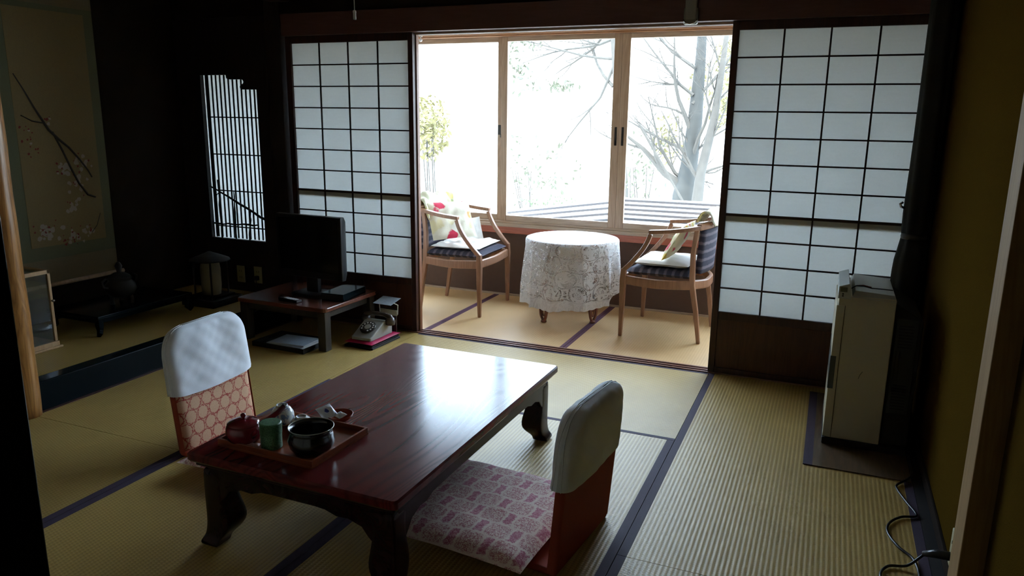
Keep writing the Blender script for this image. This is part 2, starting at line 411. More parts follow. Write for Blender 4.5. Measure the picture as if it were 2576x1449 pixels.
# ================================================================== ROOM SHELL
XL, XR, YF, YW = -1.82, 2.745, -3.66, 1.22        # tokonoma back wall, right wall, front wall, window wall
HC = 2.42
struct('floor', B(XL-.1, XR+.3, YF-1.4, YW+.1, -.12, -.05), 'dark_wood_x')
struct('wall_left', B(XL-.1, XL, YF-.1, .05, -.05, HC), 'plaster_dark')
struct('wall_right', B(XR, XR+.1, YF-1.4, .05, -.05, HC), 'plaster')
struct('ceiling', B(XL-.1, XR+.1, YF-1.4, .05, HC, HC+.06), 'ceiling')
# right wall: mat-edge strip, low rail, half-exposed post
struct('trim_1', B(2.700, XR, YF, 0, -.05, .001), 'matte_black')
struct('trim_2', B(2.735, XR, YF, -.05, 0, .045), 'plaster_dark', bevel=.002)
struct('trim_3', B(2.690, XR+.01, -1.98, -1.868, 0, HC), 'post_wood', bevel=.003)
struct('trim_4', B(2.69, XR, -.10, 0.0, -.05, HC), 'dark_wood', bevel=.004)      # corner post
# wall with the shoji: posts, head, frieze
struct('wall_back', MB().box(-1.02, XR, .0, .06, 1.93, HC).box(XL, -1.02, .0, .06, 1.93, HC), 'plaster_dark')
struct('trim_5', B(-.92, XR, -.025, .085, 1.80, 1.93), 'head_rail', bevel=.004)  # head rail
struct('trim_6', B(-1.04, -.92, -.03, .09, -.05, HC), 'dark_wood', bevel=.006)     # post between alcove and shoji
k = MB()
for y0, y1 in ((.0, .014), (.034, .048), (.068, .082)): k.box(-.92, XR, y0, y1, -.005, .006)
k.box(-.92, XR, 0, .082, -.05, -.005)
struct('trim_7', k, 'sill', bevel=.001)                                             # grooved threshold
k = MB()
for y0, y1 in ((.037, .047), (.072, .085)): k.box(-.92, XR, y0, y1, 1.788, 1.80)
struct('trim_8', k, 'sash_x')
# alcove side wall around its lattice window
k = MB()
k.box(XL, -1.62, 0, .03, -.05, 1.93).box(-1.155, -1.04, 0, .03, -.05, 1.93).box(-1.62, -1.155, 0, .03, -.05, .49)
struct('trim_9', k, 'dark_wood')
# cloud-shaped board that closes the top of the lattice window
poly = [(-1.62, 1.575), (-1.402, 1.575), (-1.398, 1.553), (-1.384, 1.546), (-1.272, 1.546), (-1.262, 1.540), (-1.258, 1.530), (-1.262, 1.520), (-1.274, 1.514),
        (-1.286, 1.508), (-1.290, 1.498), (-1.286, 1.486), (-1.272, 1.482), (-1.155, 1.482), (-1.155, 1.93), (-1.62, 1.93)]
mx = Matrix(((1, 0, 0, 0), (0, 0, 1, 0), (0, 1, 0, 0), (0, 0, 0, 1)))
struct('trim_10', MB().prism(poly, 0, .03, mx), 'dark_wood')
wr = struct_root('window_5', (-1.3875, .04, .49))
k = MB()
for i in range(13): x = -.2225+.445*(i+.2)/12.6; k.box(x-.0048, x+.0048, .004, .010, 0, 1.1)
for z in (.25, .495, .74, .985): k.box(-.2325, .2325, .000, .005, z-.26+.085, z-.26+.093)
k.box(-.2325, -.222, 0, .012, 0, 1.1).box(.222, .2325, 0, .012, 0, 1.1)
link('lattice', k, 'matte_black', wr)
link('paper', B(-.262, .262, .0135, .0147, -.03, 1.14), 'thin_paper', wr)
k = MB()                                   # openwork branch silhouette
rb = random.Random(3)
def crooked(p, q, r0, r1, n=9):
    pts, rs = [], []
    for i in range(n+1):
        t = i/n; pts.append((p[0]+(q[0]-p[0])*t+rb.uniform(-.004, .004), -.022, p[1]+(q[1]-p[1])*t+rb.uniform(-.004, .004))); rs.append((r0+(r1-r0)*t)*rb.uniform(.75, 1.3))
    return pts, rs
for p, q, a, b_ in (((-.235, .352), (.235, .145), .006, .007), ((-.225, .095), (.16, .105), .006, .005), ((-.165, .40), (-.155, .0), .005, .007),
                    ((-.03, .33), (-.035, .0), .003, .008), ((.105, .21), (.085, .0), .005, .006), ((-.165, .31), (-.20, .27), .003, .003)):
    pts, rs = crooked(p, q, a, b_); k.tube(pts, rs, 6)
link('branch_ornament', k, 'matte_black', wr)
# front wall with the sliding door at the photographer's side, passage behind
struct('wall_front', MB().box(XL, .80, YF, YF+.05, -.05, HC).box(.80, XR, YF, YF+.05, 1.85, HC), 'veranda_plaster')
d = struct_root('door_3', (.851, YF+.005, 0))
link('door_panel', B(.03, .895, 0, .03, .03, 1.82), 'veranda_plaster', d, bevel=.003)
k = MB().box(0, .03, -.002, .034, 0, 1.85).box(.895, .925, -.002, .034, 0, 1.85).box(.03, .895, -.002, .034, 0, .03).box(.03, .895, -.002, .034, 1.82, 1.85)
link('door_frame', k, 'lacquer_black', d, bevel=.002)
struct('trim_11', B(.80, XR, YF-.04, YF+.05, -.05, .004), 'dark_wood_x')
struct('wall_rear', MB().box(.6, XR, YF-1.4, YF-1.34, -.05, HC).box(.6, .66, YF-1.4, YF, -.05, HC), 'plaster_dark')
# ---------------- veranda shell
struct('wall_window', MB().box(XL-.1, XR+.1, YW-.01, YW+.08, -.05, .475).box(XL-.1, XR+.1, YW-.01, YW+.08, 1.935, 2.3), 'veranda_wall')
struct('wall_veranda_left', B(XL-.1, XL, .03, YW+.08, -.05, 2.3), 'veranda_plaster')
struct('wall_veranda_right', B(XR, XR+.1, .05, YW+.08, -.05, 2.3), 'veranda_plaster')
struct('ceiling_veranda', B(XL-.1, XR+.1, .05, YW+.5, 2.22, 2.28), 'veranda_ceiling')
struct('trim_12', B(XL, XR, YW-.045, YW+.08, .480, .532), 'redsill', bevel=.004)
struct('trim_13', MB().box(XL, XR, YW-.065, YW+.08, .532, .556).box(XL, XR, YW-.045, YW-.035, .556, .572).box(XL, XR, YW-.005, YW+.005, .556, .572), 'sash_x', bevel=.002)
struct('trim_14', MB().box(XL, XR, YW-.06, YW+.08, 1.888, 1.935).box(XL, XR, YW-.075, YW-.06, 1.90, 1.96), 'header', bevel=.003)
struct('baseboard_window', MB().box(XL, XR, YW-.028, YW-.01, -.01, .012), 'sash_x', bevel=.002)
# window sashes: two tracks
def sash(n, x0, x1, y, dark_pull=None, latch=False, hw=.046, hl=None, hr=None):
    r = struct_root('window_%d' % n, (x0, y, .572)); W = x1-x0; H = 1.888-.572
    hl, hr = hl or hw, hr or hw
    k = MB().box(0, hl, -.014, .014, 0, H).box(W-hr, W, -.014, .014, 0, H)
    link('stile', k, 'sash', r, bevel=.002)
    link('rail', MB().box(hl, W-hr, -.014, .014, 0, .042).box(hl, W-hr, -.014, .014, H-.034, H), 'sash_x', r, bevel=.002)
    link('pane', B(hl-.004, W-hr+.004, -.002, .002, .038, H-.03), 'glass', r)
    if dark_pull is not None:
        xx = W-hr/2+.006 if dark_pull > 0 else hl/2-.002
        link('finger_pull', MB().box(xx-.008, xx+.008, -.0165, -.0135, .575, .700), 'matte_black', r, bevel=.003)
    if latch:
        link('latch', MB().box(W-.02, W+.004, -.03, -.014, .61, .635).box(W-.035, W-.012, -.036, -.028, .63, .70), 'desk_leg', r, bevel=.002)
sash(1, -.905, .048, YW+.012, latch=True)
sash(2, .045, .9280, YW-.022, dark_pull=1, hr=.054)
sash(3, .9285, 1.812, YW-.022, dark_pull=-1, hl=.057)
sash(4, 1.80, 2.74, YW+.012)
sash(6, -1.82, -.91, YW-.022)
# ---------------- shoji doors
def shoji(n, x0, x1, pl, pr, y):
    """x0..x1 outer stiles, pl..pr the lit paper"""
    r = struct_root('door_%d' % n, (x0, y, .006)); X = lambda x: x-x0; Z = lambda z: z-.006
    k = MB().box(0, X(pl), -.015, .015, 0, Z(1.80)).box(X(pr), X(x1), -.015, .015, 0, Z(1.80))
    link('stile', k, 'door_wood', r, bevel=.002)
    link('rail', MB().box(X(pl), X(pr), -.015, .015, Z(1.757), Z(1.80)).box(X(pl), X(pr), -.015, .015, Z(.300), Z(.343)).box(X(pl), X(pr), -.015, .015, 0, .03), 'door_wood', r, bevel=.002)
    k = MB(); zs = [1.757-(1.757-.343)*i/11 for i in range(12)]
    for i, z in enumerate(zs[1:-1]):
        t = .0065 if i == 6 else .0038
        k.box(X(pl), X(pr), -.011, -.002, Z(z)-t, Z(z)+t)
    for i in range(1, 4):
        x = pl+(pr-pl)*i/4; k.box(X(x)-.0042, X(x)+.0042, -.0095, -.003, Z(.343), Z(1.757))
    link('lattice', k, 'kumiko', r)
    link('paper', B(X(pl)-.006, X(pr)+.006, .000, .0012, Z(.337), Z(1.763)), 'paper', r)
    link('lower_sash_rail', B(X(pl), X(pr), .0035, .013, Z(zs[7])-.034, Z(zs[7])+.004), 'door_wood', r)
    k = MB().box(X(pl), X(pr), -.006, .004, .03, Z(.300))
    for i in range(1, 7):
        x = X(pl+(pr-pl)*i/7); k.box(x-.002, x+.002, -.008, -.006, .03, Z(.300))
    link('kick_board', k, 'kick', r)
shoji(1, -.915, -.004, -.874, -.036, .021)
shoji(2, 1.790, 2.690, 1.823, 2.655, .021)
# open door leaves slid behind: their bright inner jamb beside the left shoji
struct('door_4', B(-.040, .003, .040, .070, .006, 1.80), 'jamb', bevel=.003)

# ================================================================== TATAMI
def mat(x0, x1, y0, y1, along, label, z=0, m=None, hm='heri', h=.05, b=.030, bw=(1, 1), group=None):
    t = thing('tatami_mat', label, 'tatami mat', ((x0+x1)/2, (y0+y1)/2, z-h), 0, group)
    a, c = (x1-x0)/2-.0012, (y1-y0)/2-.0012
    m = m or ('tatami_y' if along == 'Y' else 'tatami_x')
    b0, b1 = b*bw[0], b*bw[1]
    if along == 'Y':
        link('woven_surface', B(-a+b0, a-b1, -c, c, .0, h), m, t)
        if b0: link('border', B(-a, -a+b0, -c, c, 0, h+.0006), hm, t)
        if b1: link('border', B(a-b1, a, -c, c, 0, h+.0006), hm, t)
    else:
        link('woven_surface', B(-a, a, -c+b0, c-b1, .0, h), m, t)
        if b0: link('border', B(-a, a, -c, -c+b0, 0, h+.0006), hm, t)
        if b1: link('border', B(-a, a, c-b1, c, 0, h+.0006), hm, t)
mat(.016, 1.8, -.955, 0, 'X', 'woven straw mat lying crosswise just inside the open threshold, under the table end', bw=(.7, .7))
mat(1.8, 2.7, -1.885, 0, 'Y', 'greenish straw mat along the right wall with the heater and its board on it')
mat(1.8, 2.7, -3.6, -1.885, 'Y', 'straw mat along the right wall nearest the camera, below the power cord')
mat(-.9, .015, -1.88, 0, 'Y', 'straw mat beside the tokonoma step carrying the television desk and telephone', bw=(0, 0))
mat(-.9, .015, -3.6, -1.88, 'Y', 'straw mat at the foot of the orange log pillar, left of the near table leg', bw=(0, 1))
mat(.015, .905, -2.83, -.955, 'Y', 'straw mat under the left half of the low table and the left floor chair')
mat(.905, 1.8, -2.83, -.955, 'Y', 'straw mat under the right floor chair and the pink cushion')
mat(.015, 1.8, -3.6, -2.83, 'X', 'straw mat lying crosswise below the bottom edge of the photo')
for x0, x1, lb in ((-1.8, -.9, 'tan veranda mat far left, behind the closed left shoji door'),
                   (-.9, .02, 'tan veranda mat under the back legs of the left armchair'),
                   (.02, .935, 'tan veranda mat in the middle, under the round lace-covered table'),
                   (.935, 1.85, 'tan veranda mat under the right armchair'),
                   (1.85, 2.74, 'tan veranda mat behind the closed right shoji door')):
    mat(x0, x1, .084, 1.19, 'Y', lb, m='tatami_v', hm='heri_v', b=.021)
mat(XL+.005, -.975, -1.82, -.005, 'Y', 'straw mat laid on the raised tokonoma floor', z=.135, h=.03, bw=(0, 0), m='tatami_y')
# ================================================================== TOKONOMA
struct('trim_15', B(XL, -.975, YF+.05, 0, -.05, .104), 'dark_wood_x')
struct('trim_16', B(-.975, -.893, -1.84, -.035, -.02, .138), 'lacquer_black', bevel=.006, seg=3)   # lacquered step
struct('trim_17', B(-.893, -.872, -3.6, 0, -.05, .002), 'dark_wood_x')
k = MB()
prof = [(.062, 0), (.060, .3), (.063, .8), (.059, 1.3), (.062, 1.9), (.060, HC)]
secs = []
for i in range(40):
    z = HC*i/39; r = .060+.002*math.sin(z*5)+.0012*math.sin(z*17); cx = .004*math.sin(z*2.3)
    secs.append([((r+.0016*math.sin(5*a*2*PI/20+z*3))*math.cos(a*2*PI/20)+cx, (r+.0012*math.sin(3*a+z*4))*math.sin(a*2*PI/20), z) for a in range(20)])
k.loft(secs)
p = link('pillar', k, 'log', smooth=True, loc=(-.905, -1.895, 0))
tag(p, 'polished orange-brown log pillar at the left front corner of the tokonoma', 'pillar')
struct('trim_18', B(-.98, -.86, -3.6, 0, 2.0, 2.12), 'dark_wood_x', bevel=.004)
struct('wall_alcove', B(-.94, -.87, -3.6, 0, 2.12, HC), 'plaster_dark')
# hanging scroll
def scroll_mats():
    def cloth(name, c):
        k = NT(name); v = k.coord(); n = k.noise(v, 130, 3); n2 = k.noise(v, 500, 2)
        k.bump(n2, .1); return k.fin(k.mix(n, tuple(x*.85 for x in c)+(1,), tuple(x*1.1 for x in c)+(1,)), .85)
    M['mount'] = cloth('scroll_green_brocade', (.12, .125, .065)); M['mount2'] = cloth('scroll_tan_silk', (.18, .14, .075))
    M['picture'] = cloth('scroll_painted_silk', (.21, .155, .065)); M['ink'] = plain('scroll_ink', (.03, .025, .02, 1), .9)
    M['petal'] = plain('scroll_petals', (.32, .27, .22, 1), .9); M['redleaf'] = plain('scroll_red_leaves', (.16, .02, .015, 1), .9)
scroll_mats()
s = thing('hanging_scroll', 'tall hanging scroll painted with a flowering branch on the tokonoma back wall', 'scroll', (XL+.012, -.925, .345))
link('mounting', MB().box(0, .0016, -.305, .305, .15, 1.72), 'mount', s)
link('silk_band', MB().box(0, .0020, -.305, .305, 0, .15), 'mount2', s); link('silk_band', MB().box(0, .0020, -.305, .305, 1.56, 1.90), 'mount2', s)
link('painting', B(.0016, .0026, -.235, .245, .225, 1.53), 'picture', s)
k = MB().tube([(.0, -.345, .0), (.0, .345, .0)], .013, 12)
link('roller', k, 'sash', s, smooth=True)
rs = random.Random(11)
P3 = lambda u, v, d=.0042: (d, u, v)       # u right (world +y), v up
k = MB()
# branch coordinates measured on the painting (y, z)
main = [(-.215, 1.18), (-.17, 1.10), (-.12, 1.00), (-.05, .88), (.0, .83), (.06, .78), (.12, .71), (.17, .64), (.19, .60)]
k.tube([P3(*q) for q in main], [.003, .004, .006, .008, .008, .007, .006, .005, .004], 5)
b2 = [(-.03, .87), (.02, .76), (.06, .66), (.10, .57), (.15, .50), (.20, .48)]
k.tube([P3(*q) for q in b2], [.006, .006, .006, .006, .007, .005], 5)
k.tube([P3(-.08, .92), P3(-.14, .93), P3(-.20, .96)], [.004, .004, .002], 5)
k.tube([P3(.22, .38), P3(.19, .31), P3(.15, .27)], .002, 5)
link('branch', k, 'ink', s)
fl, lf = MB(), MB()
def blob(mb, u, v, r):
    n = 7; o = len(mb.v); a0 = rs.random()*6
    mb.v.append(P3(u, v, .0036)); 
    for i in range(n): q = r*rs.uniform(.6, 1.15); mb.v.append(P3(u+q*math.cos(a0+i*2*PI/n), v+q*math.sin(a0+i*2*PI/n), .0033))
    for i in range(n): mb.f.append((o, o+1+i, o+1+(i+1) % n))
for cu, cv, su, sv, nf, nl in ((.03, .66, .05, .05, 14, 5), (.09, .58, .06, .06, 14, 6), (.13, .70, .05, .04, 9, 3), (-.12, .20+.1, .05, .04, 18, 8), (-.14, .33, .05, .03, 8, 8), (.02, .265, .05, .03, 10, 8), (.12, .28, .04, .04, 8, 7),
                               (.0, .20+.03, .05, .015, 2, 7), (-.18, .86, .035, .05, 1, 10), (-.15, .78, .03, .03, 1, 6), (.05, .43, .04, .05, 10, 3), (-.05, .93, .03, .03, 2, 5)):
    for _ in range(nf): blob(fl, rs.gauss(cu, su*.6), rs.gauss(cv, sv*.6), rs.uniform(.008, .017))
    for _ in range(nl): blob(lf, rs.gauss(cu, su*.7), rs.gauss(cv, sv*.7), rs.uniform(.004, .009))
link('blossoms', fl, 'petal', s); link('leaves', lf, 'redleaf', s)

# glass display case
c = thing('display_case', 'small wooden glass-fronted display case standing behind the log pillar', 'display case', (-1.43, -1.62, .136))
k = MB().box(-.13, .13, -.20, .20, 0, .035).box(-.14, .14, -.21, .21, .0, .012)
link('base', k, 'batten', c, bevel=.003)
k = MB()
for x in (-.125, .110):
    for y in (-.195, .180): k.box(x, x+.015, y, y+.015, .035, .40)
k.box(-.125, .125, -.195, -.18, .39, .41).box(-.125, .125, .18, .195, .39, .41).box(.11, .125, -.195, .195, .39, .41).box(-.125, -.11, -.195, .195, .39, .41)
link('frame', k, 'batten', c, bevel=.002)
link('glass', MB().box(.117, .119, -.18, .18, .035, .39).box(-.12, -.118, -.18, .18, .035, .39).box(-.11, .11, .187, .189, .035, .39).box(-.11, .11, -.189, -.187, .035, .39).box(-.11, .11, -.18, .18, .402, .404), 'case_glass', c)
link('shelf', B(-.11, .11, -.18, .18, .27, .276), 'case_glass', c)
link('knob', MB().lathe([(.001, .02), (.006, .018), (.008, .01), (.004, .004), (.004, 0)], n=12, mtx=Matrix.Translation((.125, .188, .25)) @ Matrix.Rotation(PI/2, 4, 'Y')), 'chrome', c, smooth=True)
bx = tag(link('glass_dish', MB().lathe([(.02, 0), (.045, .01), (.05, .03), (.048, .03), (.04, .012), (.01, .004)], n=20), 'white_plastic', smooth=True, loc=(-1.42, -1.55, .173)), 'pale shallow dish inside the glass display case', 'dish')
# long low black stand with an incense burner
d = thing('alcove_stand', 'low black lacquered stand with curled legs below the hanging scroll', 'stand', (-1.46, -.89, .146))
link('top', B(-.20, .20, -.33, .33, .085, .105), 'lacquer_black', d, bevel=.004)
link('apron', MB().box(-.18, .18, -.31, -.295, .06, .085).box(-.18, .18, .295, .31, .06, .085).box(.165, .18, -.31, .31, .06, .085), 'lacquer_black', d, bevel=.002)
for sx in (-1, 1):
    for sy in (-1, 1):
        link('leg', MB().bar([(sx*.175, sy*.305, .086), (sx*.18, sy*.31, .05), (sx*.175, sy*.305, .02), (sx*.195, sy*.325, .0)], [(.03, .03), (.034, .03), (.026, .024), (.034, .02)], up=(0, 1, 0)), 'lacquer_black', d, bevel=.003)
d = thing('incense_burner', 'dark carved incense burner on the black stand below the scroll', 'incense burner', (-1.42, -.93, .2525))
link('bowl', MB().lathe([(.03, .03), (.065, .045), (.085, .08), (.08, .11), (.062, .13), (.066, .14), (.07, .142)], n=28), 'matte_black', d, smooth=True)
link('lid', MB().lathe([(.066, .142), (.055, .16), (.03, .175), (.012, .18), (.016, .20), (.02, .215), (.01, .235), (.001, .24)], n=24), 'matte_black', d, smooth=True)
for i in range(3):
    a = i*2*PI/3+.4; link('foot', MB().tube([(.05*math.cos(a), .05*math.sin(a), .05), (.06*math.cos(a), .06*math.sin(a), .025), (.056*math.cos(a), .056*math.sin(a), 0)], [.014, .011, .013], 8), 'matte_black', d, smooth=True)
for s_ in (-1, 1):
    link('handle', MB().tube([(0, s_*.08, .10), (0, s_*.11, .11), (0, s_*.115, .14), (0, s_*.09, .155)], .006, 8), 'matte_black', d, smooth=True)
# paper floor lantern
d = thing('paper_lantern', 'dark framed paper floor lantern standing unlit in the tokonoma corner by the wall sockets', 'lantern', (-1.30, -.36, .136))
M['lantern_paper'] = plain('aged_lantern_paper', (.26, .23, .15, 1), .8)
link('base', MB().box(-.13, .13, -.13, .13, 0, .045).box(-.10, .10, -.10, .10, .045, .06), 'matte_black', d, bevel=.004)
link('paper_body', MB().lathe([(.056, .06), (.062, .12), (.062, .22), (.055, .27)], n=24), 'lantern_paper', d, smooth=True)
for i in range(4):
    a = PI/4+i*PI/2; link('post', MB().tube([(.1*math.cos(a), .1*math.sin(a), .05), (.098*math.cos(a), .098*math.sin(a), .29)], .006, 6), 'matte_black', d)
link('cap', MB().lathe([(.10, .275), (.125, .28), (.12, .29), (.06, .315), (.02, .33), (.012, .335)], n=24), 'matte_black', d, smooth=True)
# two sockets low on the alcove side wall
def outlet(x, z, label, loc=None, rot=0, plug=False):
    o = thing('wall_socket', label, 'socket', loc or (x, -.0, z), rot)
    link('cover_plate', B(-.033, .033, -.008, 0, -.058, .058), 'socket_plate', o, bevel=.003)
    for zz in (-.022, .022):
        for xx in (-.0085, .0085): link('slot', MB().box(xx-.0015, xx+.0015, -.0088, -.0078, zz-.005, zz+.005), 'matte_black', o)
    return o
M['socket_plate'] = plain('ivory_socket_plate', (.42, .38, .22, 1), .5)
outlet(-1.381, .252, 'ivory wall socket left of the pair under the lattice window')
o = outlet(-1.232, .258, 'ivory wall socket right of the pair, with a black plug in it', plug=True)
k = MB().box(-.013, .013, -.03, -.008, -.035, -.005)
pl = link('power_plug', k, 'matte_black', bevel=.004, loc=(-1.232, 0, .258)); tag(pl, 'black plug and lead in the right-hand socket behind the television', 'plug')
link('lead', MB().tube([(0, -.03, -.02), (.02, -.05, -.04), (.05, -.07, -.09), (.10, -.09, -.108), (.16, -.10, -.112)], .003, 6), 'matte_black', pl, smooth=True)
# ================================================================== LOW TABLE
TZ = .32
t = thing('low_table', 'low red-brown lacquered table with curved legs in the middle of the room', 'table', (.948, -1.752, 0), math.radians(-.6))
TW, TL = .375, .635
k = MB()
secs = []
for z, e in ((.286, -.014), (.290, -.004), (.296, 0), (.314, 0), (TZ, -.005)):
    secs.append(rsec(0, 0, z, TW+e, TL+e, 0, .03, 2))
k.loft(secs); link('tabletop', k, 'table', t, smooth=False)
k = MB()
link('moulding', MB().box(-TW+.028, TW-.028, -TL+.028, TL-.028, .266, .288).box(-TW+.018, TW-.018, -TL+.018, TL-.018, .272, .280), 'table_side', t, bevel=.004)
def apron(L):     # cusped lower edge
    pts = [(-L, .268), (L, .268), (L, .150), (L-.03, .152), (L-.055, .175), (L-.075, .200), (L-.12, .214), (L-.16, .212), (L-.20, .224)]
    n = 7
    for i in range(1, n): x = (L-.20)*(1-2*i/n); pts.append((x, .226))
    return pts+[(-x, z) for x, z in reversed(pts[3:9])]+[(-L+.03, .152), (-L, .150)]
for sgn in (-1, 1):
    mxy = Matrix(((0, 0, 1, 0), (1, 0, 0, 0), (0, 1, 0, 0), (0, 0, 0, 1)))
    link('apron', MB().prism(apron(TL-.06), sgn*(TW-.040)-.009, sgn*(TW-.040)+.009, mxy), 'table_side', t, bevel=.003)
    mxx = Matrix(((1, 0, 0, 0), (0, 0, 1, 0), (0, 1, 0, 0), (0, 0, 0, 1)))
    link('apron', MB().prism(apron(TW-.06), sgn*(TL-.040)-.009, sgn*(TL-.040)+.009, mxx), 'table_side', t, bevel=.003)
for sx in (-1, 1):
    for sy in (-1, 1):
        prof = [(.268, .080, 0), (.24, .074, 0), (.20, .070, 0), (.16, .074, 0), (.12, .084, 0), (.09, .090, 0), (.065, .088, .001), (.045, .076, .003), (.032, .066, .006), (.020, .066, .014), (.010, .068, .017), (0, .062, .014)]
        secs = []
        for z, w_, o in prof:
            secs.append(rsec(sx*(TW-.030+o-w_/2), sy*(TL-.030+o-w_/2), z, w_/2, w_/2, 0, .16, 2))
        link('leg', MB().loft(secs), 'table_side', t, sub=1, smooth=True)

# ================================================================== FLOOR CHAIRS
def floor_chair(label, loc, rotz, lean, h=.50, w=.41):
    o = thing('floor_chair', label, 'floor chair', loc, rotz)
    full = slab(w, .015, h, .10, .040, lean, seed=1); nh = len(full.v)//2
    fr = MB(); fr.v = full.v[:nh]; fr.uv = full.uv[:nh]; fr.f = [f for f in full.f if max(f) < nh]
    link('backrest', fr, 'kikko', o, smooth=True)
    m = MB(); ww = w+.001
    def pt(u, v):
        a = (u*2-1); q = abs(a); z = .012+(h-.008)*v
        hw = ww/2
        if z > h-.10: hw = ww/2-.10+math.sqrt(max(0, .0101-(z-(h-.10))**2)) if z < h else ww/2-.10
        if q < .86: x, y = -.0215*(1-max(0, (v-.8)/.2)**4), a/.86*hw
        else: x, y = -.0215+.030*(q-.86)/.14, math.copysign(hw*(1+.004*math.sin((q-.86)/.14*PI)), a)
        return (x-lean*(z-.015), y, z)
    m.grid(pt, 44, 24); link('back_cover', m, 'red_cloth', o, smooth=True)
    link('seat', B(-.02, .40, -w/2, w/2, 0, .022), 'red_cloth', o, bevel=.008)
    return o
def chair_hood(label, loc, rotz, lean, h=.512, z0=.255, w=.434, seed=0):
    m = slab(w, z0, h, .105, .078, 0, nx=60, nz=44, wr=.003, seed=seed, wavy=-.012, flare=.003)
    nv = len(m.v)//2; out = []
    for i_, (x, y, z) in enumerate(m.v):
        sg = 1 if i_ < nv else -1; t_ = max(0, (h-z)/(h-z0)); e_ = max(0, 1-(abs(y)/(w/2))**6)
        # soft creases that radiate from the gathered top seam
        cr = math.sin((y*34/(1+.5*t_))+seed+1.5*math.sin(z*14+seed))*math.exp(-((t_-.45)/.35)**2)+.25*math.sin(y*90+seed*3)*math.exp(-(t_/.14)**2)
        cr += .6*math.sin(y*25-z*30+seed*2)*math.exp(-((t_-.75)/.25)**2)
        out.append((x+sg*.0042*cr*e_-lean*(z-.015), y, z))
    m.v = out
    o = link('headrest_cover', m, 'white_cloth', smooth=True, loc=loc, rotz=rotz)
    k = MB()
    for sgn in (-1, 1):
        pts = []
        for i_ in range(33):
            t_ = i_/32; z = z0+(h-z0)*min(1, t_*1.0)
            hw = w/2+.002
            if z > h-.105: hw = w/2+.001-.105+math.sqrt(max(0, .105**2-(z-(h-.105))**2))
            pts.append((sgn*.014*(1-.6*t_)-lean*(z-.015), hw, z))
        k.tube(pts, .0013, 6); k.tube([(x, -y, z) for x, y, z in pts], .0013, 6)
        k.tube([(sgn*.014*.4-lean*(h-.015), y_, h+.001) for y_ in (w/2-.105, 0, -(w/2-.105))], .0013, 6)
    link('piping', k, 'white_cloth', o, smooth=True)
    return tag(o, label, 'chair cover')
def cushion(name, label, mat_, w, d, t_, loc, rotz, seed, cat='cushion', wr=.004):
    o = link(name, pillow(w, d, t_, seed, wr=wr), mat_, smooth=True, loc=loc, rotz=rotz); return tag(o, label, cat)
LZ, RZ = (.045, -1.715, 0), (1.668, -1.875, 0)
floor_chair('legless floor chair with circle-patterned brocade back, on the left of the low table', LZ, math.radians(1), .11)
chair_hood('smooth white cotton cover over the top of the left floor chair', LZ, math.radians(1), .11, h=.512, z0=.252, seed=2)
RR = math.radians(180-6)
floor_chair('legless floor chair seen from its plain rust-red back, on the right of the low table', RZ, RR, .08, h=.50)
chair_hood('white cotton cover over the top of the right floor chair, seen from behind', RZ, RR, .08, h=.518, z0=.285, seed=5)
cushion('floor_cushion', 'pale pink damask cushion on the left floor chair, its corner showing under the table edge', 'damask', .48, .54, .055, (.385, -1.775, .023), .0, 3)
cushion('floor_cushion', 'pink and cream damask cushion on the right floor chair', 'damask', .52, .56, .072, (1.362, -1.885, .023), math.radians(-5), 6)

# ================================================================== TEA THINGS
tr = thing('tea_tray', 'square red-brown wooden tray holding the tea things on the low table', 'tray', (.812, -2.175, TZ), math.radians(-2))
a, b_ = .183, .140
link('base', B(-a, a, -b_, b_, 0, .006), 'tray', tr)
k = MB().box(-a, a, -b_, -b_+.008, .006, .024).box(-a, a, b_-.008, b_, .006, .024).box(-a, -a+.008, -b_+.008, b_-.008, .006, .024).box(a-.008, a, -b_+.008, b_-.008, .006, .024)
link('rim', k, 'tray', tr, bevel=.0015)
TT = TZ+.0072
M['pot'] = plain('dark_red_glaze', (.16, .012, .018, 1), .16, var=.05, coat=.4)
M['green_chiyo'] = None
def can_mat():
    k = NT('green_patterned_paper'); v = k.coord(); n = k.noise(v, 260, 2, .5, 2.5)
    k.bump(n, .2); return k.fin(k.mix(k.step(n, .47, .53), (.012, .045, .02, 1), (.10, .24, .11, 1)), .4)
M['green_chiyo'] = can_mat()
M['porcelain'] = None
def porc():
    k = NT('blue_white_porcelain'); v = k.coord(); n = k.noise(v, 55, 2, .5, 1.0)
    return k.fin(k.mix(k.step(n, .56, .60), (.72, .74, .70, 1), (.22, .30, .48, 1)), .12)
M['porcelain'] = porc()
M['bowl_black'] = plain('black_metal_bowl', (.010, .011, .013, 1), .25, var=.05, coat=.3)
M['rim_metal'] = plain('worn_rim', (.30, .28, .22, 1), .35, .6)
M['saucer'] = wood('pale_brown_saucer', (.30, .15, .06, 1), (.40, .22, .10, 1), 'X', .4)
M['red_bowl'] = plain('red_lacquer', (.22, .030, .015, 1), .25)
tp = thing('teapot', 'dark red glazed teapot with a side handle at the left of the tray', 'teapot', (.690, -2.262, TT))
link('body', MB().lathe([(.034, 0), (.044, .004), (.054, .020), (.056, .038), (.053, .055), (.048, .062), (.044, .062)], n=36), 'pot', tp, smooth=True)
ld = link('lid', MB().lathe([(.049, .060), (.050, .064), (.042, .070), (.022, .075), (.004, .0765)], n=36), 'pot', tp, smooth=True)
link('knob', MB().lathe([(.005, .075), (.0045, .080), (.0085, .086), (.008, .092), (.003, .095)], n=16), 'pot', ld, smooth=True)
link('handle', MB().tube([(.030, .036, .050), (.045, .055, .060), (.060, .085, .074), (.070, .110, .088)], [.010, .008, .0085, .0105], 12), 'pot', tp, smooth=True)
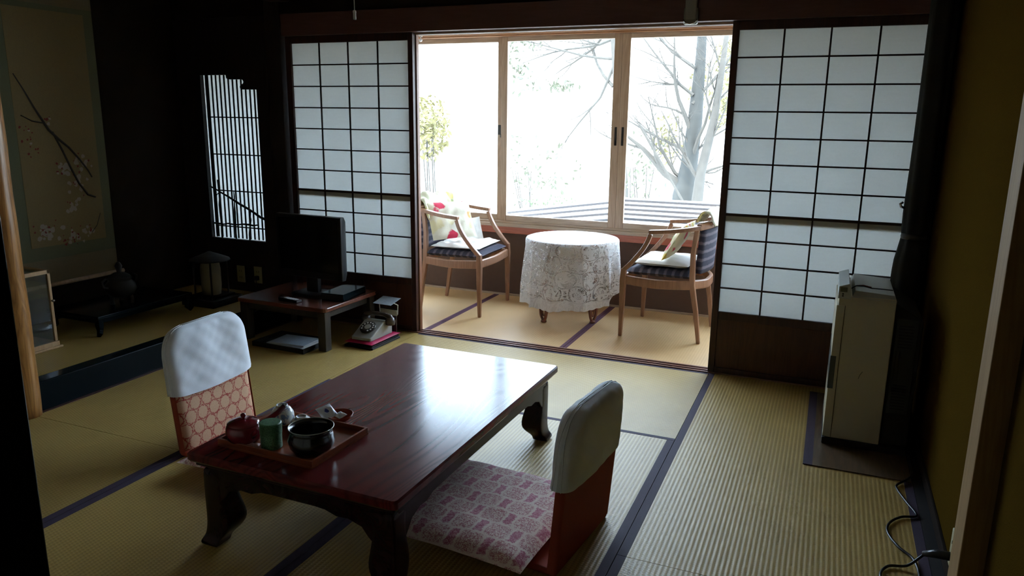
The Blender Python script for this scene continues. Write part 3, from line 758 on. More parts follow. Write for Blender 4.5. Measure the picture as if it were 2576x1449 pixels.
link('spout', MB().tube([(.045, -.015, .035), (.062, -.022, .048), (.074, -.028, .060)], [.012, .008, .0055], 12), 'pot', tp, smooth=True)
cn = thing('tea_canister', 'short round tea canister covered in green patterned paper, between teapot and bowl', 'canister', (.792, -2.258, TT))
link('body', MB().lathe([(.031, 0), (.0325, .002), (.0325, .060)], n=32), 'green_chiyo', cn, smooth=False, bevel=.001)
link('lid', MB().lathe([(.0335, .046), (.0335, .080), (.031, .083), (.001, .0835)], n=32), 'green_chiyo', cn, smooth=False, bevel=.001)
sb = thing('waste_water_bowl', 'wide-mouthed black bowl at the right front of the tray', 'bowl', (.927, -2.236, TT))
link('body', MB().lathe([(.040, 0), (.052, .004), (.066, .024), (.070, .044), (.064, .062), (.060, .070), (.069, .083), (.066, .083), (.057, .070), (.061, .058), (.064, .040), (.055, .014), (.02, .008), (.001, .008)], n=44, caps=False), 'bowl_black', sb, smooth=True)
link('rim', MB().tube([(.0675*math.cos(i*2*PI/48), .0675*math.sin(i*2*PI/48), .0835) for i in range(49)], .0014, 6), 'rim_metal', sb, smooth=True)
def cup(label, loc, r, h, sau):
    s_ = tag(link('saucer', MB().lathe([(.022, 0), (.026, .003), (sau, .007), (sau, .009), (.028, .006), (.001, .005)], n=32), 'saucer', smooth=True, loc=loc), label[1], 'saucer')
    c_ = thing('teacup', label[0], 'cup', (loc[0], loc[1], loc[2]+.0065))
    link('bowl', MB().lathe([(r-.003, 0), (r, .001), (r, h*.30), (r*.93, h*.62), (r*.70, h*.88), (r*.45, h*.95)], n=32), 'porcelain', c_, smooth=True)
    link('foot_ring', MB().lathe([(r*.50, h*.93), (r*.48, h*1.08), (r*.40, h*1.08), (r*.38, h*.97), (.001, h*.97)], n=24), 'porcelain', c_, smooth=True)
cup(('white and blue teacup turned upside down behind the teapot handle', 'light brown wooden saucer under the overturned cup behind the teapot'), (.700, -2.095, TT), .039, .054, .050)
cup(('smaller white teacup turned upside down behind the black bowl', 'light brown wooden saucer under the overturned cup behind the black bowl'), (.790, -2.110, TT), .037, .036, .047)
rb_ = tag(link('sweets_bowl', MB().lathe([(.022, 0), (.026, .004), (.043, .016), (.047, .028), (.045, .028), (.040, .017), (.02, .007), (.001, .006)], n=36), 'red_bowl', smooth=True, loc=(.852, -1.992, TZ)), 'small red lacquer bowl behind the tray holding a wrapped sweet', 'bowl')
def packet_mat():
    k = NT('white_packet_blue_print'); v = k.coord(); n = k.noise(v, 70, 2); n2 = k.noise(v, 240, 2)
    sp = k.n('ShaderNodeSeparateXYZ'); k.set(sp, 0, v)
    r = k.math('SQRT', k.math('ADD', k.math('POWER', k.math('MULTIPLY', sp.outputs[0], 1.0), 2), k.math('POWER', k.math('MULTIPLY', sp.outputs[1], 1.7), 2)))
    f = k.math('SUBTRACT', 1, k.step(k.math('ADD', r, k.math('MULTIPLY', n2, .010)), .015, .017))
    k.bump(n, .3, .003); return k.fin(k.mix(f, (.74, .78, .84, 1), (.02, .05, .32, 1)), .35)
M['packet'] = packet_mat()
m = pillow(.070, .052, .012, 4, 14, wr=.003, p=3)
pk = link('sweet_packet', m, 'packet', smooth=True, loc=(.818, -2.012, TZ+.030)); pk.rotation_euler = (math.radians(12), math.radians(16), math.radians(-28)); tag(pk, 'white sweet wrapper with a blue printed motif leaning on the red bowl', 'packet')
m = pillow(.050, .030, .010, 9, 12, wr=.003, p=3)
pk = link('sweet_packet', m, 'white_cloth', smooth=True, loc=(.868, -2.006, TZ+.026)); pk.rotation_euler = (.25, -.1, -.5); tag(pk, 'crumpled plain white wrapper lying in the red bowl', 'packet')
M['pinkwrap'] = plain('pink_wrapper', (.42, .26, .24, 1), .6, scale=120, bump=.3)
tag(link('wrapped_sweet', pillow(.042, .024, .012, 2, 12, wr=.003, p=3), 'pinkwrap', smooth=True, loc=(.742, -2.285, TT), rotz=.5), 'small pinkish wrapped sweet between teapot and canister', 'sweet')

# ================================================================== TELEVISION CORNER
ds = thing('television_desk', 'low red-brown wooden desk with dark square legs carrying the television', 'desk', (-.575, -.315, .0008), math.radians(-1))
k = MB(); secs = [rsec(0, 0, z, .325+e, .265+e, 0, .10, 3) for z, e in ((.232, -.006), (.236, 0), (.254, 0), (.258, -.003))]
link('top', k.loft(secs), 'desk_wood', ds)
link('apron', MB().box(-.28, .28, -.228, -.214, .19, .232).box(-.28, .28, .214, .228, .19, .232).box(-.292, -.278, -.22, .22, .19, .232).box(.278, .292, -.22, .22, .19, .232), 'desk_leg', ds)
for sx in (-1, 1):
    for sy in (-1, 1): link('leg', B(sx*.285-.027, sx*.285+.027, sy*.222-.027, sy*.222+.027, 0, .232), 'desk_leg', ds, bevel=.004)
tv = thing('television', 'black flat-screen television on the low desk in front of the left shoji', 'television', (-.545, -.30, .2595), math.radians(-3))
link('stand', MB().loft([rsec(0, 0, z, .12*e, .09*e, 0, .5, 5) for z, e in ((0, 1), (.010, 1), (.016, .9))]), 'black', tv, smooth=True)
link('neck', B(-.045, .045, -.012, .022, .014, .12), 'black', tv, bevel=.006)
k = MB().loft([[(x*s1, y_, z_) for x, z_ in ((-.245, .105+i1), (.245, .105+i1), (.245, .485-i1), (-.245, .485-i1))] for s1, i1, y_ in ((.99, .005, -.030), (1, 0, -.024), (1, 0, .006), (.90, .03, .05), (.8, .06, .06))])
link('housing', k, 'black', tv, bevel=.004)
M['screen'] = plain('dark_screen', (.004, .004, .006, 1), .12)
link('screen', B(-.222, .222, -.0315, -.0295, .145, .462), 'screen', tv)
sbx = thing('tuner_box', 'low black plastic box beside the television foot at the right end of the desk', 'box', (-.345, -.27, .2595), math.radians(4))
link('body', B(-.075, .075, -.13, .13, 0, .042), 'lacquer_black', sbx, bevel=.003)
link('front_panel', B(-.07, .07, -.1325, -.129, .006, .036), 'black', sbx)
rc = thing('remote_control', 'slim dark remote control lying on the front of the television desk', 'remote control', (-.56, -.505, .2595), math.radians(80))
link('body', B(-.02, .02, -.08, .08, 0, .016), 'black', rc, bevel=.004)
k = MB()
for i in range(5):
    for j in (-1, 0, 1): k.box(j*.011-.003, j*.011+.003, -.055+i*.022-.003, -.055+i*.022+.003, .0155, .0175)
link('buttons', k, 'chrome', rc)
tag(link('paper_tray', MB().box(-.19, .19, -.125, .125, 0, .008).box(-.19, .19, -.125, -.117, .008, .028).box(-.19, .19, .117, .125, .008, .028).box(-.19, -.182, -.117, .117, .008, .028).box(.182, .19, -.117, .117, .008, .028), 'matte_black', bevel=.0015, loc=(-.545, -.525, 0), rotz=math.radians(-2)), 'black tray of papers on the mat in front of the television desk', 'tray')
M['magcover'] = plain('pale_blue_cover', (.42, .50, .58, 1), .35, scale=60, var=.25)
M['pages'] = plain('page_edges', (.60, .60, .58, 1), .8)
for i, (w_, d_, h_, x_, y_, r_, lb) in enumerate(((.25, .175, .012, -.53, -.53, -.04, 'thick white booklet at the bottom of the black paper tray'), (.235, .165, .006, -.525, -.522, .05, 'pale blue leaflet lying on top of the booklet in the paper tray'))):
    o = thing('booklet', lb, 'booklet', (x_, y_, .0085+(0, .0125)[i]), r_)
    link('pages', B(-w_/2, w_/2, -d_/2, d_/2, 0, h_), 'pages', o); link('cover', B(-w_/2-.001, w_/2+.001, -d_/2-.001, d_/2+.001, h_, h_+.0012), 'magcover', o)
# telephone
M['phone'] = plain('grey_phone_plastic', (.34, .34, .31, 1), .32, var=.04)
M['crimson'] = plain('crimson_silk', (.48, .010, .085, 1), .5)
M['dial'] = plain('clear_dial', (.045, .043, .040, 1), .2)
PX, PY, PR = -.142, -.275, math.radians(-2)
st = tag(link('phone_stand', MB().box(-.10, .10, -.15, .14, 0, .012).box(-.09, .09, -.14, .13, .012, .018), 'matte_black', bevel=.002, loc=(PX, PY, 0), rotz=PR), 'flat black stand under the crimson telephone cushion', 'stand')
cushion('phone_cushion', 'thin crimson cushion with tassels under the telephone', 'crimson', .195, .305, .024, (PX, PY, .018), PR, 3, wr=.001)
ph = thing('telephone', 'old grey rotary dial telephone on a crimson cushion by the left shoji', 'telephone', (PX, PY, .0405), PR)
# side profile in (y,z); front toward -y
side = [(-.125, 0), (.105, 0), (.105, .055), (.085, .078), (.035, .088), (.012, .088), (-.105, .026), (-.125, .018)]
secs = []
for x, s1 in ((-.070, .93), (-.064, 1), (.064, 1), (.070, .93)):
    secs.append([(x, y*s1, z*s1) for y, z in side])
link('body', MB().loft(secs), 'phone', ph, bevel=.006, seg=3)
ang = math.atan2(.062, .117)
dm = Matrix.Translation((0, -.048, .0575)) @ Matrix.Rotation(ang, 4, 'X')
dl = link('dial', MB().lathe([(.048, 0), (.049, .006), (.045, .009), (.027, .0095), (.001, .0095)], n=36, mtx=dm), 'dial', ph, smooth=True)
link('dial_centre', MB().lathe([(.020, .009), (.020, .012), (.001, .0125)], n=24, mtx=dm), 'phone', dl)
k = MB()
for i in range(10):
    an = math.radians(-60+i*30); k.lathe([(.0055, .0097), (.0055, .0104), (.0001, .0104)], c=(.036*math.cos(an), .036*math.sin(an), 0), n=10, mtx=dm)
link('finger_holes', k, 'white_plastic', dl)
M['handset'] = plain('brown_grey_handset', (.085, .068, .058, 1), .22, var=.05)
k = MB().tube([(-.10, .055, .088), (-.085, .055, .112), (-.04, .055, .122), (.04, .055, .122), (.085, .055, .112), (.10, .055, .088)], [.018, .017, .013, .013, .017, .018], 12)
hs = link('handset', k, 'handset', ph, smooth=True)
for sx in (-1, 1): link('ear_cap', MB().lathe([(.022, -.038), (.030, -.034), (.031, -.012), (.022, .008), (.001, .014)], n=24, c=(sx*.088, .055, .100)), 'handset', hs, smooth=True)
ph_note = thing('note_holder', 'wire note holder with a sloping card standing behind the telephone', 'note holder', (PX+.012, PY+.165, 0), math.radians(-4))
link('post', MB().box(-.058, .058, -.006, .014, 0, .012).box(-.052, .052, 0, .006, .012, .17), 'desk_leg', ph_note)
for sx in (-1, 1): link('wire_arm', MB().tube([(sx*.066, -.005, .14), (sx*.070, -.005, .20), (sx*.062, -.045, .222)], .003, 8), 'white_plastic', ph_note, smooth=True)
link('rear_plate', B(-.062, .062, -.006, -.002, .13, .165), 'cream_plastic', ph_note)
cm_ = Matrix.Translation((0, -.02, .222)) @ Matrix.Rotation(math.radians(12), 4, 'X')
link('card', MB().box(-.066, .066, -.055, .055, 0, .002, cm_), 'magcover', ph_note)

# ================================================================== HEATER
ht = thing('oil_heater', 'tall cream oil heater with a black vented back, standing against the right wall', 'heater', (2.380, -.720, .0048))
D, L = .210, .42          # local x towards the wall, local y away from the camera
link('base', MB().box(-.008, .312, -.008, L, 0, .028), 'matte_black', ht, bevel=.004)
k = MB().loft([[(x, y, z) for x, y in ((.0, 0), (D, 0), (D, L), (.0, L))] for z in (.028, .622)]+[[(.0, .004, .640), (D, .004, .640), (D, L-.004, .640), (.0, L-.004, .640)]])
link('cabinet', k, 'cream_plastic', ht, bevel=.004)
M['grey_top'] = plain('grey_white_top', (.52, .56, .54, 1), .4, var=.04)
k = MB().loft([[(.047, .0, .636), (D, .0, .630), (D, L, .630), (.047, L, .636)], [(.058, .030, .660), (D-.006, .030, .652), (D-.006, L-.02, .652), (.058, L-.02, .660)]])
link('top_cover', k, 'grey_top', ht, bevel=.002)
k = MB().loft([[(-.004, -.002, .628), (.046, -.002, .628), (.046, .34, .628), (-.004, .34, .628)], [(-.004, .004, .676), (.034, .004, .690), (.034, .34, .690), (-.004, .34, .676)]])
cp = link('control_panel', k, 'grey_top', ht, bevel=.002)
M['lcd'] = plain('grey_lcd', (.16, .18, .15, 1), .2)
link('display', MB().box(.002, .028, -.0022, .004, .656, .674), 'lcd', cp)
link('button', MB().box(.010, .016, -.0034, .0, .645, .650), 'matte_black', cp)
link('button', MB().box(.010, .016, -.0034, .0, .637, .642), 'matte_black', cp)
link('front_panel', MB().box(-.006, .026, -.0025, L, .032, .60), 'cream_plastic', ht, bevel=.003)
link('side_grille', MB().box(-.0075, .014, -.0035, L-.06, .245, .385), 'remote_grey2', ht)
link('panel_seam', MB().box(.026, .0275, -.0008, .001, .03, .60), 'desk_leg', ht)
k = MB().loft([[(D, .02, .028), (.315, .02, .028), (.315, .02, .560), (D, .02, .625)], [(D, L-.02, .028), (.315, L-.02, .028), (.315, L-.02, .560), (D, L-.02, .625)]])
link('rear_housing', k, 'matte_black', ht, bevel=.004)
link('rear_panel', MB().box(D+.012, .300, .0165, .022, .165, .565), 'housing_grey', ht, bevel=.002)
k = MB()
for z0, n_ in ((.185, 9), (.445, 8)):
    for i in range(n_): k.box(D+.022, .285, .0150, .0170, z0+i*.0125, z0+i*.0125+.006)
k.box(D+.018, D+.024, .0150, .0170, .31, .43).box(D+.032, D+.038, .0150, .0170, .31, .43)
link('vent_louvre', k, 'black', ht, )
k = MB().tube([(.105, -.001, .30), (.110, -.001, .318), (.118, -.001, .332)], .0010, 5)
link('scratch_mark', k, 'desk_leg', ht)
# wire lying on the heater
wl = thing('thin_wire', 'thin dark two-core wire lying across the top of the heater', 'wire', (2.380, -.720, .6645))
link('lead', MB().tube([(.045, .06, .002), (.062, .11, .004), (.090, .12, .003), (.12, .10, .001), (.15, .11, -.001), (.20, .12, -.004)], .0022, 6), 'matte_black', wl, smooth=True)
link('red_lead', MB().tube([(.065, .12, .003), (.09, .14, .003), (.12, .12, .001)], .0018, 6), 'red_bowl', wl, smooth=True)
M['board'] = wood('worn_floor_board', (.085, .055, .032, 1), (.16, .105, .06, 1), 'Y', .35)
bd = thing('heater_board', 'worn brown board with a dark edge strip under the heater', 'board', (2.50, -.52, .0006))
link('panel', B(-.155, .195, -.445, .44, 0, .004), 'board', bd)
link('edge_strip', B(-.19, -.155, -.445, .44, 0, .0042), 'heri', bd)
# dark cloth bundle in the corner
m = MB(); secs = []
cx_ = lambda z: 2.668+.010*math.sin((z-.6)*1.6)
for i in range(41):
    z = .30+2.10*i/40
    r = .052-.006*math.exp(-((z-.83)/.05)**2)+.012*min(1, max(0, (.8-z)/.1))+.004*max(0, z-1.4)
    secs.append([((cx_(z)-.0)+(r+.006*math.sin(a*6*2*PI/28+z*2))*math.cos(a*2*PI/28), -.165+(r+.006*math.sin(a*6*2*PI/28+z*2))*math.sin(a*2*PI/28), z) for a in range(28)])
m.loft(secs)
M['curtain'] = plain('charcoal_ribbed_cloth', (.018, .019, .018, 1), .85, scale=60, bump=.4)
cu = thing('gathered_curtain', 'dark ribbed curtain gathered and tied in the corner beside the right shoji', 'curtain', (0, 0, 0))
link('cloth', m, 'curtain', cu, smooth=True)
link('tie_band', MB().lathe([(.052, -.012), (.054, 0), (.052, .012)], c=(cx_(.83), -.165, .83), n=24), 'desk_leg', cu, smooth=True)
link('hook', MB().tube([(2.62, -.17, .955), (2.605, -.175, .96), (2.600, -.175, .972), (2.61, -.17, .98)], .006, 8), 'chrome', cu, smooth=True)
# right socket, plug and cord
ro = outlet(0, 0, 'ivory wall socket low on the right wall beside the wooden post', (XR-.0005, -1.625, .105), math.radians(-90))
pg = thing('power_cord', 'dark power cord with plug looping over the mat along the right wall', 'cord', (0, 0, 0))
link('plug', MB().tube([(2.735, -1.622, .083), (2.70, -1.600, .070), (2.672, -1.585, .055)], [.013, .013, .008], 10), 'black', pg, smooth=True)
def cat_rom(pts, n=8):
    out = []; P_ = [Vector(p) for p in pts]; P_ = [P_[0]]+P_+[P_[-1]]
    for i in range(1, len(P_)-2):
        for j in range(n):
            t_ = j/n; a0, a1, a2, a3 = P_[i-1:i+3]
            out.append(.5*((2*a1)+(-a0+a2)*t_+(2*a0-5*a1+4*a2-a3)*t_*t_+(-a0+3*a1-3*a2+a3)*t_**3))
    return out+[P_[-2]]
z_ = .006
link('cable', MB().tube(cat_rom([(2.702, -.64, .012), (2.700, -.72, .012), (2.700, -.80, .013), (2.695, -.93, .012), (2.645, -1.01, z_), (2.642, -1.06, z_), (2.665, -1.15, z_), (2.688, -1.24, z_), (2.64, -1.27, z_), (2.60, -1.33, z_), (2.59, -1.40, z_), (2.615, -1.48, z_), (2.655, -1.545, z_), (2.662, -1.66, z_), (2.63, -1.74, .012), (2.58, -1.75, z_), (2.555, -1.68, z_), (2.58, -1.615, z_), (2.63, -1.60, .011), (2.665, -1.585, .04), (2.675, -1.587, .056)]), .0042, 8), 'black', pg, smooth=True)
# remote in its wall holder and lamp cord
M['remote_grey'] = plain('grey_remote_case', (.30, .30, .27, 1), .4, var=.05)
rm = thing('air_conditioner_remote', 'grey remote control in a wall holder above the open doorway', 'remote control', (1.592, -.032, 1.785))
link('holder', MB().loft([rsec(0, -.004, z, .034*e, .016*e, 0, .5, 4) for z, e in ((0, .85), (.004, .97), (.018, 1), (.075, 1))]), 'remote_grey', rm, smooth=True)
link('holder_lip', MB().tube([(-.033, -.018, .022), (-.022, -.022, .006), (0, -.023, .001), (.022, -.022, .006), (.033, -.018, .022)], .0035, 8), 'chrome', rm, smooth=True)
r2 = link('handset', B(-.028, .028, -.022, .0, .02, .175), 'remote_grey', rm, bevel=.006)
link('screen', B(-.018, .018, -.0235, -.0218, .12, .16), 'screen', r2)
pc = thing('lamp_pull_cord', 'grey cord with a small white pull hanging from the ceiling lamp', 'cord', (.766, -1.70, 1.645))
link('pull', MB().lathe([(.0052, 0), (.0055, .002), (.0050, .020), (.0062, .024), (.005, .029), (.001, .031)], n=14), 'white_plastic', pc, smooth=True)
link('cord', MB().tube([(0, 0, .030), (0, 0, .62)], .0016, 6), 'remote_grey', pc, smooth=True)
cl = thing('ceiling_lamp', 'square wooden ceiling lamp above the low table, out of the frame', 'lamp', (.80, -1.70, 2.265))
link('frame', MB().box(-.25, .25, -.25, -.235, 0, .1).box(-.25, .25, .235, .25, 0, .1).box(-.25, -.235, -.235, .235, 0, .1).box(.235, .25, -.235, .235, 0, .1), 'batten', cl)
link('diffuser', B(-.235, .235, -.235, .235, .02, .025), 'white_plastic', cl)
link('mount', B(-.08, .08, -.08, .08, .025, .155), 'matte_black', cl)
# ================================================================== VERANDA
# round table with curved cane legs
TX, TY, TH, TR = .748, .785, .548, .306
rt_ = thing('round_table', 'round side table with curled cane legs, hidden under the lace cloth', 'table', (TX, TY, .001))
link('tabletop', MB().lathe([(TR-.012, -.022), (TR-.004, -.018), (TR-.004, -.004), (TR-.010, 0), (.001, 0)], c=(0, 0, TH), n=48), 'chair_wood', rt_, smooth=False, bevel=.001)
M['cane'] = wood('red_brown_cane', (.16, .055, .03, 1), (.26, .10, .06, 1), 'Z', .3)
for (lx, ly) in ((-.115, -.205), (.185, -.085), (.10, .215), (-.20, .09)):
    a = math.atan2(ly, lx); ca, sa = math.cos(a), math.sin(a); k = MB()
    def q(r, t_, z): return (lx+ca*r-sa*t_, ly+sa*r+ca*t_, z)
    for tt in (-.030, .030):
        k.tube(cat_rom([q(-.08, tt*.6, TH-.03), q(-.03, tt, .35), q(-.01, tt*1.15, .20), q(.0, tt*1.2, .12), q(.004, tt*.9, .05), q(.0, tt*.3, .018), q(0, 0, .012)], 5), .010, 8)
    k.tube(cat_rom([q(0, -.012, .16), q(0, -.018, .10), q(0, -.008, .05), q(0, .008, .05), q(0, .018, .10), q(0, .012, .16)], 4), .006, 6)
    k.lathe([(.014, 0), (.020, .004), (.018, .014), (.008, .02)], c=(lx, ly, 0), n=12)
    link('leg', k, 'cane', rt_, smooth=True)
# lace cloth
m = MB(); uv = []
NU, NV = 220, 60
def clothpt(u, v):
    a = u*2*PI
    da = (a-.42+PI) % (2*PI)-PI
    drop = .432-.195*math.exp(-(da/.60)**2)+.008*math.sin(3*a+1)+.006*abs(math.sin(18*a))
    Rt = TR+.004
    Ltot = Rt+drop; s = v*Ltot
    if s < Rt-.012: r, z = s, TH+.0035
    elif s < Rt+.012:
        th = (s-(Rt-.012))/.024*PI/2; r, z = Rt-.012+.015*math.sin(th), TH+.0035-.015*(1-math.cos(th))
    else:
        t = s-(Rt+.012); z = TH-.0115-t*.985
        f = min(1, t/.30)
        ph = 12*a+1.1*math.sin(3*a+.6)+.5*math.sin(5*a)
        fold = (abs(math.sin(ph/2))*-1.6+.9)*.75+math.sin(7*a+1.3)*.25
        r = Rt+.003+t*.03+.032*f**.7*fold*min(1, t/.05)+.004*f
    uv.append((a*TR*.95+5, s))
    return (r*math.cos(a), r*math.sin(a), z)
m.grid(clothpt, NU, NV)
m.uv = uv
lc = link('lace_tablecloth', m, 'lace', smooth=True, loc=(TX, TY, 0)); tag(lc, 'white lace tablecloth draped over the round veranda table', 'tablecloth')

# armchairs: seat faces local +x; origin on floor at the middle
def armchair(label, loc, rotz):
    o = thing('armchair', label, 'chair', loc, rotz)
    for s_ in (-1, 1):
        # front leg rises and sweeps back into the arm
        link('front_leg', MB().bar([(.215, s_*.262, 0), (.212, s_*.262, .20), (.212, s_*.262, .36), (.210, s_*.262, .430)], [(.022, .024), (.030, .032), (.036, .038), (.030, .034)], up=(0, 1, 0)), 'chair_wood', o, bevel=.004)
        pts = cat_rom([(.212, s_*.262, .420), (.165, s_*.266, .470), (.105, s_*.270, .545), (.070, s_*.272, .605), (.052, s_*.272, .655)], 5)
        link('arm_support', MB().bar(pts, (.026, .030), up=(0, 1, 0)), 'chair_wood', o, bevel=.004)
        link('arm_rest', MB().bar(cat_rom([(.062, s_*.272, .668), (-.06, s_*.272, .680), (-.17, s_*.262, .698), (-.235, s_*.235, .712)], 5), (.040, .024)), 'chair_wood', o, bevel=.005)
        link('rear_leg', MB().bar([(-.262, s_*.215, 0), (-.235, s_*.222, .20), (-.205, s_*.228, .36), (-.200, s_*.232, .55), (-.215, s_*.236, .70)], [(.022, .024), (.028, .030), (.032, .034), (.028, .030), (.026, .026)], up=(0, 1, 0)), 'chair_wood', o, bevel=.004)
        link('side_rail', MB().bar(cat_rom([(-.20, s_*.232, .360), (0, s_*.262, .352), (.205, s_*.262, .362)], 5), (.024, .056)), 'chair_wood', o, bevel=.008)
    link('front_rail', MB().bar(cat_rom([(.208, -.25, .362), (.222, 0, .358), (.208, .25, .362)], 5), (.026, .056)), 'chair_wood', o, bevel=.008)
    link('rear_rail', MB().bar(cat_rom([(-.195, -.225, .360), (-.255, -.10, .352), (-.262, 0, .350), (-.255, .10, .352), (-.195, .225, .360)], 5), (.026, .056)), 'chair_wood', o, bevel=.008)
    link('top_rail', MB().bar(cat_rom([(-.225, -.240, .712), (-.262, -.13, .716), (-.275, 0, .718), (-.262, .13, .716), (-.225, .240, .712)], 5), (.034, .040)), 'chair_wood', o, bevel=.006)
    m = pillow(.42, .49, .055, 2, 18, wr=.002, p=8); m.v = [(x-.0, y, z+.383) for x, y, z in m.v]
    link('seat_pad', m, 'ikat', o, smooth=True)
    m = MB()
    def bk(u, v):
        a = (u*2-1); z = .43+.265*v
        return (-.235-.030*(1-a*a)-.012*(v-.5)+.0, a*.205, z)
    m.grid(bk, 16, 10); link('back_pad', m, 'ikat2', o, solid=.034, smooth=True)
    return o
LC, RC = (-.030, .765, .001), (1.402, .745, .001)
armchair('wooden armchair left of the round table, floral throw over its back', LC, math.radians(2))
armchair('wooden armchair right of the round table, facing left', RC, math.radians(180-2))
# pads and cushions on them
z1 = .440
m = pillow(.36, .42, .035, 8, 26, wr=.014, p=6)
def frame(loc, rotz): return Matrix.Translation(loc) @ Matrix.Rotation(rotz, 4, 'Z')
FL, FR = frame(LC, math.radians(2)), frame(RC, math.radians(178))
def place(o, F, loc, rot):
    o.matrix_world = F @ Matrix.Translation(loc) @ Matrix.Rotation(rot[2], 4, 'Z') @ Matrix.Rotation(rot[1], 4, 'Y') @ Matrix.Rotation(rot[0], 4, 'X'); return o
o = place(link('seat_quilt', m, 'zabu', smooth=True), FL, (.0, .0, z1-.002), (0, 0, .03)); tag(o, 'rumpled off-white quilt pad on the seat of the left armchair', 'seat pad')
m = pillow(.34, .40, .050, 5, 22, wr=.003, p=6)
o = place(link('seat_quilt', m, 'zabu', smooth=True), FR, (.0, .0, z1-.002), (0, 0, .0)); tag(o, 'flat white quilt pad on the seat of the right armchair', 'seat pad')
m = pillow(.27, .36, .085, 5, 18, wr=.008, p=3)
o = place(link('back_cushion', m, 'red_floral', smooth=True), FL, (-.115, -.060, .607), (0, math.radians(66), -.55)); tag(o, 'cushion with red and white flowers propped in the left armchair', 'cushion')
m = pillow(.25, .36, .065, 9, 18, wr=.004, p=3)
o = place(link('back_cushion', m, 'yellow_floral', smooth=True), FR, (-.098, .04, .582), (0, math.radians(60), .0)); tag(o, 'yellow flowered cushion propped in the right armchair', 'cushion')
m = pillow(.16, .14, .014, 4, 12, wr=.006, p=3)
o = place(link('folded_cloth', m, 'zabu', smooth=True), FL, (-.02, .165, .535), (.2, math.radians(76), -.3)); tag(o, 'small folded pale cloth standing beside the red flowered cushion', 'cloth')
# throws over the chair backs
def throw(F, label, w_, seed, front, rear, puff, y0=0):
    m = MB()
    def pt(u, v):
        a = (u*2-1)*w_/2+y0; L1, L2 = front, rear; s = v*(L1+L2+.10)-L1
        base = -.262+.35*a*a
        if s < 0: x, z = base+.040+.10*min(1, -s/.15)*.4, .752+s
        elif s < .10: th = s/.10*PI; x, z = base+.040*math.cos(th), .752+.030*math.sin(th)
        else: x, z = base-.040-.03*min(1, (s-.1)/.1), .752-(s-.10)
        n_ = smoothnoise(u*5, v*3, seed)
        return (x-abs(n_)*puff*.3+.0, a+.010*smoothnoise(v*4, u*2, seed), z+n_*puff+.01)
    m.grid(pt, 34, 40)
    o = link('throw_blanket', m, 'throw', smooth=True, solid=.010); o.matrix_world = F; return tag(o, label, 'blanket')
throw(FL, 'pale green and yellow floral throw bunched over the back of the left armchair', .48, 3, .12, .24, .030, -.01)
throw(FR, 'pale floral throw over the top of the right armchair back', .34, 6, .03, .05, .010, .02)
# small hook knob at the window head
kb = tag(link('curtain_hook', MB().lathe([(.001, -.012), (.010, -.008), (.013, 0), (.010, .008), (.003, .012), (.003, .024)], n=14), 'white_plastic', smooth=True, loc=(-.585, YW-.09, 1.874)), 'small white hook under the window head at its upper left corner', 'hook')
link('screw_plate', B(-.012, .012, -.004, .004, .022, .028), 'white_plastic', kb)

# ================================================================== OUTDOORS
M['ground'] = plain('pale_dry_slope', (.40, .36, .30, 1), .95, scale=2)
gp = MB(); gp.grid(lambda u, v: (-40+80*u, 3.0+60*v, -3.2+9.0*max(0, v-.10)**1.0*1.5+.25*math.sin(u*23)*math.sin(v*19)), 40, 30)
struct('ground', gp, 'ground')
M['tin'] = plain('pale_roof_metal', (.40, .38, .36, 1), .5, var=.05)
M['batten_dark'] = plain('weathered_grey_batten', (.040, .036, .036, 1), .6, var=.2)  # shade of the gaps between roof sheets, put into the riser colour
def roof():
    m, q_ = MB(), MB(); up = Vector((0, 0, .022))
    def facet(p0, p1, q0, q1, n):
        p0, p1, q0, q1 = map(Vector, (p0, p1, q0, q1))
        for i in range(n):
            t0, t1 = i/n, (i+1)/n; tm = t0+(t1-t0)*.12
            a0, a1, am = p0.lerp(p1, t0), p0.lerp(p1, t1), p0.lerp(p1, tm); b0, b1, bm_ = q0.lerp(q1, t0), q0.lerp(q1, t1), q0.lerp(q1, tm)
            o = len(m.v); m.v += [tuple(x) for x in (am, bm_, b1, a1)]; m.f.append((o, o+1, o+2, o+3))
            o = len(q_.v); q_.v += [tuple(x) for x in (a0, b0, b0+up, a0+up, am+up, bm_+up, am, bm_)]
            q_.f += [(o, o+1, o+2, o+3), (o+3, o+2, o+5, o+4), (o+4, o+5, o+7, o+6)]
    facet((.84, 1.75, .12), (.245, 4.0, .50), (5.0, 1.75, .12), (5.0, 4.0, .50), 14)
    facet((.84, 1.75, .12), (.245, 4.0, .50), (-2.6, 1.75, -.20), (-2.6, 4.4, .02), 11)
    return m, q_
tr_ = thing('metal_roof', 'pale ribbed metal roof just outside below the window', 'roof', (0, 0, 0))
m1, m2 = roof(); link('sheet', m1, 'tin', tr_); link('batten', m2, 'batten_dark', tr_)  # second mesh: risers coloured dark to draw the shaded gaps
M['bark'] = plain('grey_green_bark', (.032, .031, .026, 1), .9, scale=14, var=.35, bump=.6)
M['bark_light'] = plain('pale_bark', (.055, .048, .038, 1), .9, scale=14, var=.3, bump=.4)
M['leaf_yellow'] = plain('yellow_leaves', (.16, .135, .045, 1), .7, scale=6, var=.4)
M['leaf_green'] = plain('green_leaves', (.085, .11, .05, 1), .7, scale=6, var=.5)
M['leaf_pale'] = plain('pale_green_leaves', (.085, .085, .052, 1), .7, scale=6, var=.4)
